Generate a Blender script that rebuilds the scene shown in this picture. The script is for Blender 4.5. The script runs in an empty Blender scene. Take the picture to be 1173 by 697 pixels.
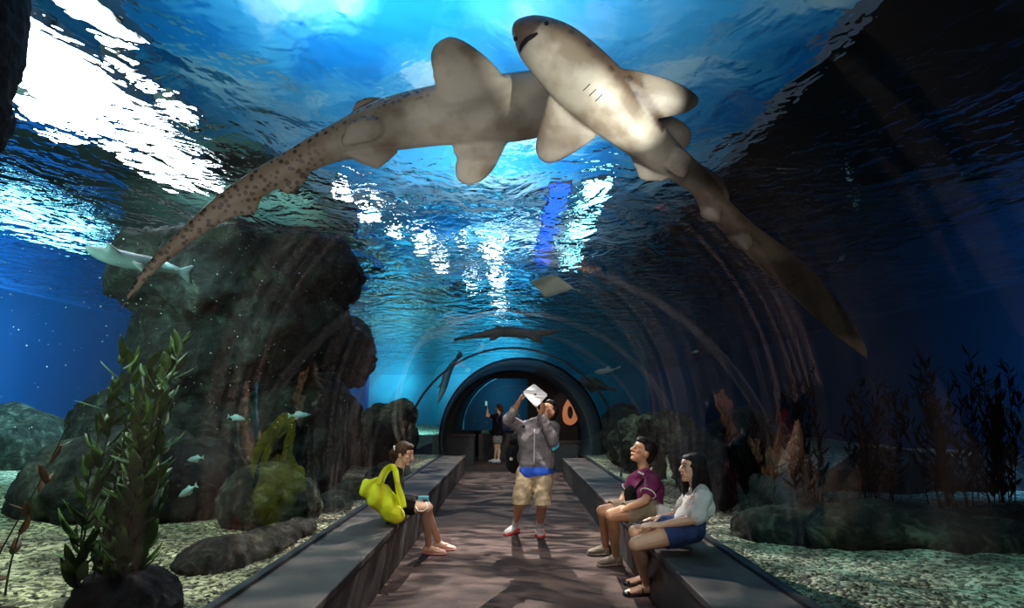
import bpy, bmesh, math, random
import numpy as np
from mathutils import Vector, Matrix, noise
from mathutils.kdtree import KDTree
from mathutils.geometry import tessellate_polygon

SC = bpy.context.scene
COL = SC.collection
RND = random.Random(7)
F = 640.0
CX, CY = 586.5, 348.5
TH = math.atan((468 - CY) / F)
CAM = Vector((0, 0, 1.5))
FW = Vector((0, math.cos(TH), math.sin(TH)))
UP = Vector((0, -math.sin(TH), math.cos(TH)))
RT = Vector((1, 0, 0))
GR, GZ = 1.68, 0.75          # tunnel radius and the height of its axis
WZ = 3.5                     # water level
V = Vector

def ray(px, py):
    return FW + RT * ((px - CX) / F) + UP * ((CY - py) / F)
def P(px, py, Y):
    d = ray(px, py); return CAM + d * (Y / d.y)
def R(px, py, r):
    return CAM + ray(px, py).normalized() * r
def Z(px, py, z):
    d = ray(px, py); return CAM + d * ((z - 1.5) / d.z)

# ------------------------------------------------------------------ object helpers
def world_loc(o):
    l = Vector(o.location)
    return l + world_loc(o.parent) if o.parent else l
def link_world(o, parent):
    # the mesh is in world coordinates; keep it there under a parent that has no rotation
    COL.objects.link(o); o.parent = parent
    o.location = -world_loc(parent)
    return o
def tag(o, label=None, cat=None, group=None, kind=None):
    if label: o['label'] = label
    if cat: o['category'] = cat
    if group: o['group'] = group
    if kind: o['kind'] = kind
    return o
def empty(name, loc, label, cat, group=None):
    o = bpy.data.objects.new(name, None); o.empty_display_size = .1
    COL.objects.link(o); o.location = loc
    return tag(o, label, cat, group)
def mesh_obj(name, me, m, parent=None, smooth=True):
    if m is not None:
        me.materials.clear(); me.materials.append(m)
    if smooth: me.polygons.foreach_set('use_smooth', [True] * len(me.polygons))
    o = bpy.data.objects.new(name, me)
    if parent is not None: link_world(o, parent)
    else: COL.objects.link(o)
    return o
def bm_obj(name, bm, m, parent=None, smooth=True):
    me = bpy.data.meshes.new(name); bmesh.ops.recalc_face_normals(bm, faces=bm.faces[:]); bm.to_mesh(me); bm.free()
    return mesh_obj(name, me, m, parent, smooth)
def recentre(o, loc):
    # put a top-level mesh's origin at loc without moving it
    loc = Vector(loc); o.data.transform(Matrix.Translation(-loc)); o.location = loc
    return o
def remesh(bm, voxel, smooth=3, fac=.5, disp=None):
    me = bpy.data.meshes.new('t'); bm.to_mesh(me); bm.free()
    o = bpy.data.objects.new('t', me); COL.objects.link(o)
    r = o.modifiers.new('r', 'REMESH'); r.mode = 'VOXEL'; r.voxel_size = voxel
    if smooth:
        s = o.modifiers.new('s', 'SMOOTH'); s.iterations = smooth; s.factor = fac
    dg = bpy.context.evaluated_depsgraph_get(); dg.update()
    out = bpy.data.meshes.new_from_object(o.evaluated_get(dg))
    bpy.data.objects.remove(o); bpy.data.meshes.remove(me)
    if disp:
        n = len(out.vertices)
        co = np.empty(n * 3); out.vertices.foreach_get('co', co); co = co.reshape(-1, 3)
        nr = np.empty(n * 3); out.vertices.foreach_get('normal', nr); nr = nr.reshape(-1, 3)
        d = np.array([disp(Vector(c)) for c in co])
        co += nr * d[:, None]
        out.vertices.foreach_set('co', co.ravel()); out.update()
    return out

# ------------------------------------------------------------------ shapes
def frame(d):
    d = d.normalized(); a = Vector((0, 0, 1)) if abs(d.z) < .9 else Vector((1, 0, 0))
    u = d.cross(a).normalized(); return u, d.cross(u).normalized()
def ball(bm, c, r, seg=14, rot=None):
    """ellipsoid; r a number or a triple along the axes of rot"""
    if not hasattr(r, '__len__'): r = (r, r, r)
    M = Matrix.Translation(c) @ (rot.to_4x4() if rot else Matrix.Identity(4)) @ Matrix.Diagonal((r[0], r[1], r[2], 1))
    bmesh.ops.create_uvsphere(bm, u_segments=seg, v_segments=max(6, seg // 2 + 2), radius=1, matrix=M)
def cap(bm, p0, r0, p1, r1, seg=12):
    """tapered capsule"""
    p0, p1 = Vector(p0), Vector(p1); d = p1 - p0
    ball(bm, p0, r0, seg); ball(bm, p1, r1, seg)
    if d.length < 1e-5: return
    u, w = frame(d); a, b = [], []
    for i in range(seg):
        t = 2 * math.pi * i / seg; q = u * math.cos(t) + w * math.sin(t)
        a.append(bm.verts.new(p0 + q * r0)); b.append(bm.verts.new(p1 + q * r1))
    for i in range(seg):
        j = (i + 1) % seg; bm.faces.new((a[i], a[j], b[j], b[i]))
    bm.faces.new(a[::-1]); bm.faces.new(b)
def chain(bm, pts, seg=12):
    for (p, r), (q, s) in zip(pts, pts[1:]): cap(bm, p, r, q, s, seg)
def loft(bm, rings, n=20, closed=True):
    """rings: (centre, u-vector, v-vector) with lengths as radii"""
    rs = []
    for c, u, v in rings:
        rs.append([bm.verts.new(c + u * math.cos(2 * math.pi * i / n) + v * math.sin(2 * math.pi * i / n)) for i in range(n)])
    for a, b in zip(rs, rs[1:]):
        for i in range(n):
            j = (i + 1) % n; bm.faces.new((a[i], a[j], b[j], b[i]))
    if closed: bm.faces.new(rs[0][::-1]); bm.faces.new(rs[-1])
    return rs
def tube(bm, pts, r, n=8):
    pts = [Vector(p) for p in pts]; rings = []; u = None
    for i, p in enumerate(pts):
        d = (pts[min(i + 1, len(pts) - 1)] - pts[max(i - 1, 0)]).normalized()
        if u is None: u, w = frame(d)
        else:
            u = (u - d * u.dot(d)).normalized(); w = d.cross(u)
        rr = r[i] if hasattr(r, '__len__') else r
        rings.append((p, u * rr, w * rr))
    return loft(bm, rings, n)
def box(bm, lo, hi, bev=0):
    lo, hi = Vector(lo), Vector(hi); c = (lo + hi) / 2; s = hi - lo
    r = bmesh.ops.create_cube(bm, size=1, matrix=Matrix.Translation(c) @ Matrix.Diagonal((s.x, s.y, s.z, 1)))
    if bev:
        es = list({e for v in r['verts'] for e in v.link_edges})
        bmesh.ops.bevel(bm, geom=es, offset=bev, segments=2, affect='EDGES', profile=.6)
def spline(pts, k=6):
    """Catmull-Rom through tuples of any length"""
    pts = [np.array(p, float) for p in pts]; out = []
    for i in range(len(pts) - 1):
        p0 = pts[max(i - 1, 0)]; p1 = pts[i]; p2 = pts[i + 1]; p3 = pts[min(i + 2, len(pts) - 1)]
        for j in range(k):
            t = j / k
            out.append(.5 * ((2 * p1) + (-p0 + p2) * t + (2 * p0 - 5 * p1 + 4 * p2 - p3) * t * t + (-p0 + 3 * p1 - 3 * p2 + p3) * t ** 3))
    out.append(pts[-1]); return out
def closed_spline(pts, k=5):
    n = len(pts); pts = [np.array(p, float) for p in pts]; out = []
    for i in range(n):
        p0, p1, p2, p3 = pts[i - 1], pts[i], pts[(i + 1) % n], pts[(i + 2) % n]
        for j in range(k):
            t = j / k
            out.append(.5 * ((2 * p1) + (-p0 + p2) * t + (2 * p0 - 5 * p1 + 4 * p2 - p3) * t * t + (-p0 + 3 * p1 - 3 * p2 + p3) * t ** 3))
    return out
def plate(bm, outline, thick, nrm, edge=.004, centre=None):
    """a lens-shaped solid (a fin, a paddle) from a 3D outline"""
    pts = [Vector(p) for p in outline]; n = len(pts)
    c = Vector(centre) if centre is not None else sum(pts, Vector()) / n
    nrm = nrm.normalized(); S = (1.0, .93, .75, .5, .25)
    sides = []
    for sg in (1, -1):
        rings = []
        for s in S:
            t = sg * (edge + (thick - edge) * math.sqrt(max(0, 1 - s * s)))
            rings.append([bm.verts.new(c + (p - c) * s + nrm * t) for p in pts])
        cv = bm.verts.new(c + nrm * sg * thick)
        for a, b in zip(rings, rings[1:]):
            for i in range(n):
                j = (i + 1) % n
                f = (a[i], a[j], b[j], b[i]); bm.faces.new(f if sg > 0 else f[::-1])
        for i in range(n):
            j = (i + 1) % n; f = (rings[-1][i], rings[-1][j], cv); bm.faces.new(f if sg > 0 else f[::-1])
        sides.append(rings[0])
    a, b = sides
    for i in range(n):
        j = (i + 1) % n; bm.faces.new((b[i], b[j], a[j], a[i]))

# ------------------------------------------------------------------ materials
def nt_new(name):
    m = bpy.data.materials.new(name); m.use_nodes = True; nt = m.node_tree; nt.nodes.clear()
    return m, nt, (lambda t, **k: mk(nt, t, **k))
def mk(nt, t, **k):
    n = nt.nodes.new(t)
    for a, b in k.items():
        if a.startswith('_'): n.inputs[a[1:].replace('_', ' ')].default_value = b
        else: setattr(n, a, b)
    return n
def rgba(c): return (c[0], c[1], c[2], 1)
def mat(name, c1, c2=None, scale=6, rough=.7, bump=0, bscale=40, metal=0, spec=.5, detail=4, c3=None, emis=None, es=0, sub=0, stretch=None):
    m, nt, N = nt_new(name); L = nt.links.new
    out = N('ShaderNodeOutputMaterial'); b = N('ShaderNodeBsdfPrincipled', _Roughness=rough, _Metallic=metal)
    b.inputs['Specular IOR Level'].default_value = spec
    if sub:
        b.inputs['Subsurface Weight'].default_value = sub; b.inputs['Subsurface Radius'].default_value = (.02, .008, .004); b.inputs['Subsurface Scale'].default_value = .5
    L(b.outputs[0], out.inputs[0]); tc = N('ShaderNodeTexCoord'); src = tc.outputs['Object']
    if stretch:
        mp = N('ShaderNodeMapping'); mp.inputs['Scale'].default_value = stretch; L(src, mp.inputs[0]); src = mp.outputs[0]
    if c2:
        nz = N('ShaderNodeTexNoise', _Scale=scale, _Detail=detail); L(src, nz.inputs['Vector'])
        cr = N('ShaderNodeValToRGB'); e = cr.color_ramp.elements
        e[0].position = .35; e[0].color = rgba(c1); e[1].position = .65; e[1].color = rgba(c2)
        if c3: x = e.new(.78); x.color = rgba(c3)
        L(nz.outputs[0], cr.inputs[0]); L(cr.outputs[0], b.inputs['Base Color'])
    else: b.inputs['Base Color'].default_value = rgba(c1)
    if bump:
        nb = N('ShaderNodeTexNoise', _Scale=bscale, _Detail=5); L(src, nb.inputs['Vector'])
        bp = N('ShaderNodeBump', _Strength=bump, _Distance=.02); L(nb.outputs[0], bp.inputs['Height']); L(bp.outputs[0], b.inputs['Normal'])
    if emis: b.inputs['Emission Color'].default_value = rgba(emis); b.inputs['Emission Strength'].default_value = es
    return m
M = {}
def emat(name, c, s):
    m, nt, N = nt_new(name); o = N('ShaderNodeOutputMaterial'); e = N('ShaderNodeEmission', _Color=rgba(c), _Strength=s)
    nt.links.new(e.outputs[0], o.inputs[0]); m.cycles.emission_sampling = 'NONE'; return m
M['skin'] = mat('skin', (.56, .31, .19), (.66, .39, .26), 5, .5, sub=0)
M['skin_tan'] = mat('skin_tan', (.45, .235, .13), (.54, .3, .18), 5, .5)
M['skin_pale'] = mat('skin_pale', (.66, .40, .27), (.74, .47, .33), 5, .5)
M['hair_black'] = mat('hair_black', (.005, .004, .004), (.014, .010, .009), 30, .65, .5, 120, spec=.2)
M['hair_brown'] = mat('hair_brown', (.03, .014, .008), (.09, .045, .022), 30, .65, .5, 120, spec=.2)
M['black_cloth'] = mat('black_cloth', (.004, .004, .005), (.010, .010, .012), 12, .9, .3, 60, spec=.15)
M['grey_fleece'] = mat('grey_fleece', (.13, .125, .145), (.27, .26, .285), 9, .9, .4, 30)
M['blue_cloth'] = mat('blue_cloth', (.01, .07, .5), (.02, .12, .7), 9, .8, .3, 40)
M['khaki'] = mat('khaki', (.36, .29, .18), (.52, .43, .28), 8, .85, .4, 25)
M['khaki_dark'] = mat('khaki_dark', (.20, .16, .10), (.30, .24, .16), 8, .85, .4, 25)
M['purple'] = mat('purple', (.11, .008, .055), (.2, .015, .10), 7, .8, .3, 30)
M['white_cloth'] = mat('white_cloth', (.72, .74, .76), (.85, .87, .88), 7, .8, .3, 30)
M['denim'] = mat('denim', (.012, .03, .11), (.025, .06, .2), 18, .85, .4, 80)
M['grey_cloth'] = mat('grey_cloth', (.22, .22, .24), (.34, .33, .34), 10, .85, .3, 40)
M['white_plastic'] = mat('white_plastic', (.85, .87, .9), rough=.3)
M['white_paint'] = mat('white_paint', (.8, .8, .8), rough=.5)
M['pink_rubber'] = mat('pink_rubber', (.62, .25, .25), (.7, .33, .31), 8, .6)
M['shoe_red'] = mat('shoe_red', (.62, .04, .05), (.75, .09, .1), 10, .6)
M['shoe_taupe'] = mat('shoe_taupe', (.17, .145, .115), (.26, .22, .18), 12, .8, .2, 40)
M['black_leather'] = mat('black_leather', (.01, .01, .012), rough=.35)
M['yellow_bag'] = mat('yellow_bag', (.74, .84, .01), (.88, .95, .03), 5, .7, .3, 16)
M['navy_bag'] = mat('navy_bag', (.015, .02, .07), (.03, .04, .12), 8, .8, .3, 40)
M['cyan_card'] = mat('cyan_card', (.06, .42, .62), (.12, .55, .72), 8, .6)
M['eye_white'] = mat('eye_white', (.42, .40, .38), rough=.3)
M['eye_dark'] = mat('eye_dark', (.01, .01, .01), rough=.1)
M['lips'] = mat('lips', (.42, .12, .10), rough=.4)
M['dark_logo'] = mat('dark_logo', (.12, .12, .13), rough=.4)
M['metal'] = mat('metal', (.6, .6, .62), rough=.3, metal=1)
M['screen'] = mat('screen', (.03, .05, .06), rough=.15)
# =================================================================== the setting
def struct(name, bm, m, label=None, smooth=False):
    o = bm_obj(name, bm, m, None, smooth); o['kind'] = 'structure'
    if label: o['label'] = label
    return o
# carpet
M['carpet'] = mat('carpet', (.058, .034, .031), (.092, .058, .052), 3.5, .9, .35, 120)
M['bench'] = mat('bench', (.055, .045, .043), (.085, .07, .066), 5, .75, .25, 90)
M['bench_edge'] = mat('bench_edge', (.035, .033, .035), (.06, .056, .058), 5, .6, .2, 60)
M['black_rubber'] = mat('black_rubber', (.008, .008, .01), rough=.5)
YE = 13.9
bm = bmesh.new(); box(bm, (-2.6, -3, -.12), (3.0, 20, 0)); struct('floor', bm, M['carpet'], 'dark brown carpeted tunnel floor')
def acrylic():
    m, nt, N = nt_new('acrylic'); L = nt.links.new
    o = N('ShaderNodeOutputMaterial'); mx = N('ShaderNodeMixShader'); t = N('ShaderNodeBsdfTransparent', _Color=(.96, .99, 1, 1))
    g = N('ShaderNodeBsdfGlossy', _Roughness=.0); g.inputs['Color'].default_value = (1, 1, 1, 1)
    ge = N('ShaderNodeNewGeometry'); dp = N('ShaderNodeVectorMath', operation='DOT_PRODUCT'); L(ge.outputs['Normal'], dp.inputs[0]); L(ge.outputs['Incoming'], dp.inputs[1])
    ab = N('ShaderNodeMath', operation='ABSOLUTE'); L(dp.outputs['Value'], ab.inputs[0])
    su = N('ShaderNodeMath', operation='SUBTRACT'); su.inputs[0].default_value = 1; L(ab.outputs[0], su.inputs[1])
    pw = N('ShaderNodeMath', operation='POWER'); pw.inputs[1].default_value = 4.5; L(su.outputs[0], pw.inputs[0])
    ma = N('ShaderNodeMath', operation='MULTIPLY_ADD'); ma.inputs[1].default_value = .34; ma.inputs[2].default_value = .035; L(pw.outputs[0], ma.inputs[0])
    L(ma.outputs[0], mx.inputs[0]); L(t.outputs[0], mx.inputs[1]); L(g.outputs[0], mx.inputs[2]); L(mx.outputs[0], o.inputs[0])
    return m
M['acrylic'] = acrylic()
A0 = math.asin((.42 - GZ) / GR)
def arc(bm, y0, y1, r0, n=56, thick=0, a0=None, a1=None, ny=1, cx=0, sx=1):
    a0 = A0 if a0 is None else a0; a1 = math.pi - A0 if a1 is None else a1
    def ringpts(r, y): return [bm.verts.new((cx + sx * r * math.cos(a0 + (a1 - a0) * i / n), y, GZ + r * math.sin(a0 + (a1 - a0) * i / n))) for i in range(n + 1)]
    ys = [y0 + (y1 - y0) * k / ny for k in range(ny + 1)]
    inner = [ringpts(r0, y) for y in ys]
    for a, b in zip(inner, inner[1:]):
        for i in range(n): bm.faces.new((a[i], a[i + 1], b[i + 1], b[i]))
    if thick:
        outer = [ringpts(r0 + thick, y) for y in ys]
        for a, b in zip(outer, outer[1:]):
            for i in range(n): bm.faces.new((a[i + 1], a[i], b[i], b[i + 1]))
        for a, b in ((inner[0], outer[0]), (outer[-1], inner[-1])):
            for i in range(n): bm.faces.new((a[i + 1], a[i], b[i], b[i + 1]))
        for k in range(len(ys) - 1):
            bm.faces.new((inner[k][0], inner[k + 1][0], outer[k + 1][0], outer[k][0])); bm.faces.new((inner[k + 1][n], inner[k][n], outer[k][n], outer[k + 1][n]))
bm = bmesh.new(); arc(bm, -3, YE, GR, ny=1)
struct('window_1', bm, M['acrylic'], 'curved clear acrylic vault over the walkway', True)
# joints of the acrylic segments
def seam_mat(name, col, a):
    m, nt, N = nt_new(name); o = N('ShaderNodeOutputMaterial'); mx = N('ShaderNodeMixShader', _Fac=a)
    t = N('ShaderNodeBsdfTransparent'); d = N('ShaderNodeBsdfPrincipled', _Roughness=.3); d.inputs['Base Color'].default_value = rgba(col)
    nt.links.new(t.outputs[0], mx.inputs[1]); nt.links.new(d.outputs[0], mx.inputs[2]); nt.links.new(mx.outputs[0], o.inputs[0]); return m
M['seam_clear'] = seam_mat('seam_clear', (.3, .28, .29), .07)
M['seam_dark'] = mat('seam_dark', (.02, .022, .025), rough=.4)
for k, (y, w, m_) in enumerate([(3.5, .10, 'seam_clear'), (5.5, .12, 'seam_clear'), (6.9, .08, 'seam_clear'), (8.95, .05, 'seam_dark'), (12.4, .06, 'seam_clear')]):
    bm = bmesh.new(); arc(bm, y, y + w, GR + .012, thick=.03); struct('trim_%d' % (k + 1), bm, M[m_], 'joint between two acrylic tunnel segments', True)
# black sealing strips where acrylic meets the benches
for s, nm in ((-1, 'trim_6'), (1, 'trim_7')):
    bm = bmesh.new(); x0, x1 = sorted((s * 1.61, s * 1.67)); box(bm, (x0, -3, .40), (x1, YE, .445)); struct(nm, bm, M['black_rubber'], 'black sealing strip at the foot of the acrylic')
# benches (kerb seats)
def bench(x0, x1, y0, y1, z, label, name='bench', cat='bench', m='bench', z0=0):
    e = empty(name, ((x0 + x1) / 2, (y0 + y1) / 2, z0), label, cat)
    b = bmesh.new(); box(b, (x0, y0, z0), (x1, y1, z - .055), .006); bm_obj('base', b, M['bench_edge'], e, False)
    b = bmesh.new(); box(b, (x0 - (.0 if x0 < 0 else .015), y0 - .015, z - .055), (x1 + (.015 if x0 < 0 else 0), y1 + .015, z), .012); bm_obj('seat_slab', b, M[m], e, False)
    return e
bench(-1.64, -1.10, -2.5, 13.4, .42, 'long dark brown bench along the left side, under the woman with the yellow bag')
bench(1.12, 1.64, -2.5, 12.7, .42, 'long dark brown carpeted bench along the right side of the walkway, under the seated couple')
bench(-2.1, -1.02, 15.2, 15.9, .80, 'dark low wall block at the far left end of the walkway', 'low_wall', 'low wall')
bench(-.98, .66, 16.8, 17.3, .76, 'brown carpeted low wall behind the far standing woman', 'low_wall', 'low wall')
bench(1.05, 2.1, 14.2, 16.0, .62, 'dark brown block seat at the far right end of the walkway', 'block_seat', 'bench')
# far chamber
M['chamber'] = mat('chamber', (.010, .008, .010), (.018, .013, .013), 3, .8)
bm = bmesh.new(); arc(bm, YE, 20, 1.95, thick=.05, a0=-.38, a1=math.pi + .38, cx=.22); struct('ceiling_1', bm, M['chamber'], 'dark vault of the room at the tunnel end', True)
# front collar between tunnel and chamber
bm = bmesh.new(); n = 56; ra, rb = [], []
for i in range(n + 1):
    a = A0 + (math.pi - 2 * A0) * i / n; ra.append(bm.verts.new((GR * math.cos(a), YE, GZ + GR * math.sin(a))))
    a2 = -.38 + (math.pi + .76) * i / n; rb.append(bm.verts.new((0.22 + 1.99 * math.cos(a2), YE, GZ + 1.99 * math.sin(a2))))
for i in range(n): bm.faces.new((ra[i], ra[i + 1], rb[i + 1], rb[i]))
g = bmesh.ops.extrude_face_region(bm, geom=bm.faces[:]); bmesh.ops.translate(bm, verts=[v for v in g['geom'] if isinstance(v, bmesh.types.BMVert)], vec=(0, .05, 0))
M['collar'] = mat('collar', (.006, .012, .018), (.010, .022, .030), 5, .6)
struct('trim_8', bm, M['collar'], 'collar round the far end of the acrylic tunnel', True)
RV = 1.93
def disc(bm, y0, y1, x0, x1, z0, z1, r):
    """slab between y0 and y1, limited above by z1 and by the vault"""
    n = 28; f, k = [], []
    xs = [x0 + (x1 - x0) * i / n for i in range(n + 1)]
    tops = [min(z1, GZ + math.sqrt(max(.0, r * r - (x - .22) ** 2)) if abs(x - .22) < r else GZ) for x in xs]
    for y in (y0, y1):
        f.append([(bm.verts.new((x, y, z0)), bm.verts.new((x, y, max(t, z0 + .001)))) for x, t in zip(xs, tops)])
    for i in range(n):
        a, b, c, d = f[0][i], f[0][i + 1], f[1][i], f[1][i + 1]
        bm.faces.new((a[0], b[0], b[1], a[1])); bm.faces.new((c[0], c[1], d[1], d[0])); bm.faces.new((a[1], b[1], d[1], c[1])); bm.faces.new((a[0], c[0], d[0], b[0]))
    for i in (0, n): bm.faces.new((f[0][i][0], f[0][i][1], f[1][i][1], f[1][i][0]))
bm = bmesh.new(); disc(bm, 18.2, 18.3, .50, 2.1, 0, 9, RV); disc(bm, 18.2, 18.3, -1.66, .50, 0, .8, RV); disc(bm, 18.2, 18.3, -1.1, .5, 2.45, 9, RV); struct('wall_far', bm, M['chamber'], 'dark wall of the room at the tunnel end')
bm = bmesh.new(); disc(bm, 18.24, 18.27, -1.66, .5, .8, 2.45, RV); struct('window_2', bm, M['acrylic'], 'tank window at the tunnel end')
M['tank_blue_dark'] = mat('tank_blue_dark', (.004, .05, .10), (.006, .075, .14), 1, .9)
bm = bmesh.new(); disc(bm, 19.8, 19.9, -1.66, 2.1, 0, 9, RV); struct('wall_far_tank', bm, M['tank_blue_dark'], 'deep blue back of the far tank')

# ---- the tank round the tunnel
M['tank_left'] = mat('tank_left', (.004, .10, .36), (.006, .13, .44), .35, .9)  # blue backdrop colours of the tank walls replace water haze
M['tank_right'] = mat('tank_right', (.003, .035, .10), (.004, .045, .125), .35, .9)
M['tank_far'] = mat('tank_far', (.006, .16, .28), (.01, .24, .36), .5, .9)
XL, XR, YB = -8.6, 8.2, 34
bm = bmesh.new(); box(bm, (XL - .2, -3, -.5), (XL, YB, 4.5)); struct('wall_left', bm, M['tank_left'], 'left wall of the tank, blue in place of water haze')
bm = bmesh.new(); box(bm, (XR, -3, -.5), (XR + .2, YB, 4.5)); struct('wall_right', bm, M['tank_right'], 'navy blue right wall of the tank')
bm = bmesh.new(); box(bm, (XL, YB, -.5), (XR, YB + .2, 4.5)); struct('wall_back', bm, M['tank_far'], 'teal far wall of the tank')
# gravel
def gravel_mat(name, a, b, c):
    m, nt, N = nt_new(name); L = nt.links.new; o = N('ShaderNodeOutputMaterial'); p = N('ShaderNodeBsdfPrincipled', _Roughness=.7); L(p.outputs[0], o.inputs[0])
    tc = N('ShaderNodeTexCoord'); v = N('ShaderNodeTexVoronoi', _Scale=34); L(tc.outputs['Object'], v.inputs['Vector'])
    cr = N('ShaderNodeValToRGB'); e = cr.color_ramp.elements; e[0].position = .2; e[0].color = rgba(a); e[1].position = .8; e[1].color = rgba(b); x = e.new(.5); x.color = rgba(c)
    sp = N('ShaderNodeSeparateColor'); L(v.outputs['Color'], sp.inputs[0]); L(sp.outputs[0], cr.inputs[0]); L(cr.outputs[0], p.inputs['Base Color'])
    bp = N('ShaderNodeBump', _Strength=1, _Distance=.02); bp.invert = True; L(v.outputs['Distance'], bp.inputs['Height']); L(bp.outputs[0], p.inputs['Normal']); return m
M['gravel'] = gravel_mat('gravel', (.06, .055, .025), (.8, .76, .52), (.30, .28, .15))
M['gravel_r'] = gravel_mat('gravel_r', (.10, .10, .06), (.62, .66, .5), (.3, .33, .22))
def gz(x, y):
    a = abs(x)
    z = .40 + .30 * min(1, max(0, (a - 2.3) / 5.0)) ** 1.2
    k = min(1, max(0, (a - 1.75) / .6))
    return z + k * (.09 * noise.noise(V((x * .8, y * .8, 3))) + .03 * noise.noise(V((x * 3, y * 3, 1))))
def add_stones(me_co, me_f, pts, rs):
    bm = bmesh.new(); bmesh.ops.create_icosphere(bm, subdivisions=1, radius=1); bm.verts.ensure_lookup_table()
    v = np.array([q.co[:] for q in bm.verts]); f = np.array([[q.index for q in t.verts] for t in bm.faces]); bm.free()
    n0 = len(me_co)
    rg = np.random.default_rng(3)
    allv, allf = [np.array(me_co)], []
    for k, (p, r) in enumerate(zip(pts, rs)):
        a = rg.random() * 6.28; c, s_ = math.cos(a), math.sin(a)
        w = v * np.array([1.4, 1, .7]) * r * (1 + .25 * rg.standard_normal((len(v), 1)) * .6)
        w = np.stack([w[:, 0] * c - w[:, 1] * s_, w[:, 0] * s_ + w[:, 1] * c, w[:, 2]], 1)
        allv.append(w + np.array(p)); allf.append(f + n0 + k * len(v))
    return np.concatenate(allv), np.concatenate(allf)
def seabed(name, x0, x1, m, label):
    nx, ny = 90, 240; co = []; fs = []
    sg = 1 if x1 > 0 else -1
    for j in range(ny + 1):
        y = -1 + (YB + .9) * (j / ny) ** 1.5
        xi = x0 if y < YE + .1 else sg * 2.6
        for i in range(nx + 1):
            x = xi + (x1 - xi) * (i / nx) ** 1.4; co.append((x, y, gz(x, y)))
    for j in range(ny):
        for i in range(nx):
            a = j * (nx + 1) + i; q = (a, a + 1, a + nx + 2, a + nx + 1); fs.append(q if sg > 0 else q[::-1])
    pts, rs = [], []
    for k in range(9000):
        y = .8 + 10 * RND.random() ** 1.5; x = x0 + (x1 - x0) * (.004 + .42 * RND.random() ** 1.6); r = RND.uniform(.004, .011)
        pts.append((x, y, gz(x, y) + r * .3)); rs.append(r)
    vs, tf = add_stones(co, None, pts, rs)
    me = bpy.data.meshes.new(name); me.from_pydata(vs.tolist(), [], fs + tf.tolist()); me.update()
    o = mesh_obj(name, me, m, None, True); tag(o, label, 'gravel', kind='stuff'); return o
seabed('gravel', -1.66, XL + .05, M['gravel'], 'pale yellow green gravel bed to the left of the tunnel')
seabed('gravel', 1.66, XR - .05, M['gravel_r'], 'pale teal gravel bed to the right of the tunnel')

# water surface: waves in the mesh and finer ones in the bump
def water_mat():
    m, nt, N = nt_new('water_surface'); L = nt.links.new; o = N('ShaderNodeOutputMaterial')
    g = N('ShaderNodeBsdfGlass', _Roughness=0.0, _IOR=1.025); g.inputs['Color'].default_value = (.93, .98, 1, 1); L(g.outputs[0], o.inputs[0])
    tc = N('ShaderNodeTexCoord'); mp = N('ShaderNodeMapping'); mp.inputs['Scale'].default_value = (1, .8, 1); L(tc.outputs['Object'], mp.inputs[0])
    a = N('ShaderNodeTexNoise', _Scale=2.2, _Detail=3, _Roughness=.55); a.inputs['Distortion'].default_value = .6
    c = N('ShaderNodeTexNoise', _Scale=7.5, _Detail=2); c.inputs['Distortion'].default_value = .4
    for q in (a, c): L(mp.outputs[0], q.inputs['Vector'])
    ad = N('ShaderNodeMath', operation='MULTIPLY_ADD'); ad.inputs[1].default_value = .22; L(c.outputs[0], ad.inputs[0]); L(a.outputs[0], ad.inputs[2])
    k = N('ShaderNodeTexNoise', _Scale=.45, _Detail=1); L(tc.outputs['Object'], k.inputs['Vector']); sx = N('ShaderNodeSeparateXYZ'); L(tc.outputs['Object'], sx.inputs[0])
    ax = N('ShaderNodeMath', operation='ABSOLUTE'); L(sx.outputs[0], ax.inputs[0]); mr = N('ShaderNodeMapRange'); mr.inputs['From Min'].default_value = .8; mr.inputs['From Max'].default_value = 2.4; mr.inputs['To Min'].default_value = -.25; mr.inputs['To Max'].default_value = .25; L(ax.outputs[0], mr.inputs[0])
    sm = N('ShaderNodeMath', operation='ADD'); L(k.outputs[0], sm.inputs[0]); L(mr.outputs[0], sm.inputs[1])
    m2 = N('ShaderNodeMapRange'); m2.inputs['From Min'].default_value = .25; m2.inputs['From Max'].default_value = .7; m2.inputs['To Min'].default_value = .62; m2.inputs['To Max'].default_value = 1.1; L(sm.outputs[0], m2.inputs[0])
    hm = N('ShaderNodeMath', operation='MULTIPLY'); L(ad.outputs[0], hm.inputs[0]); L(m2.outputs[0], hm.inputs[1])
    b = N('ShaderNodeBump', _Strength=1, _Distance=.15); L(hm.outputs[0], b.inputs['Height']); L(b.outputs[0], g.inputs['Normal']); return m
M['water'] = water_mat()
bm = bmesh.new(); nx, ny = 130, 300; g = []
for j in range(ny + 1):
    y = -3 + (YB + 2.97) * (j / ny) ** 1.4
    g.append([])
    for i in range(nx + 1):
        x = XL + .02 + (XR - XL - .04) * i / nx
        g[-1].append(bm.verts.new((x, y, WZ + .02 * noise.noise(V((x * .9, y * .7, 5))))))
for j in range(ny):
    for i in range(nx): bm.faces.new((g[j][i], g[j][i + 1], g[j + 1][i + 1], g[j + 1][i]))
me = bpy.data.meshes.new('water_surface'); bm.to_mesh(me); bm.free()
tag(mesh_obj('water_surface', me, M['water']), 'rippling surface of the aquarium water seen from below', 'water', kind='stuff')

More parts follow.
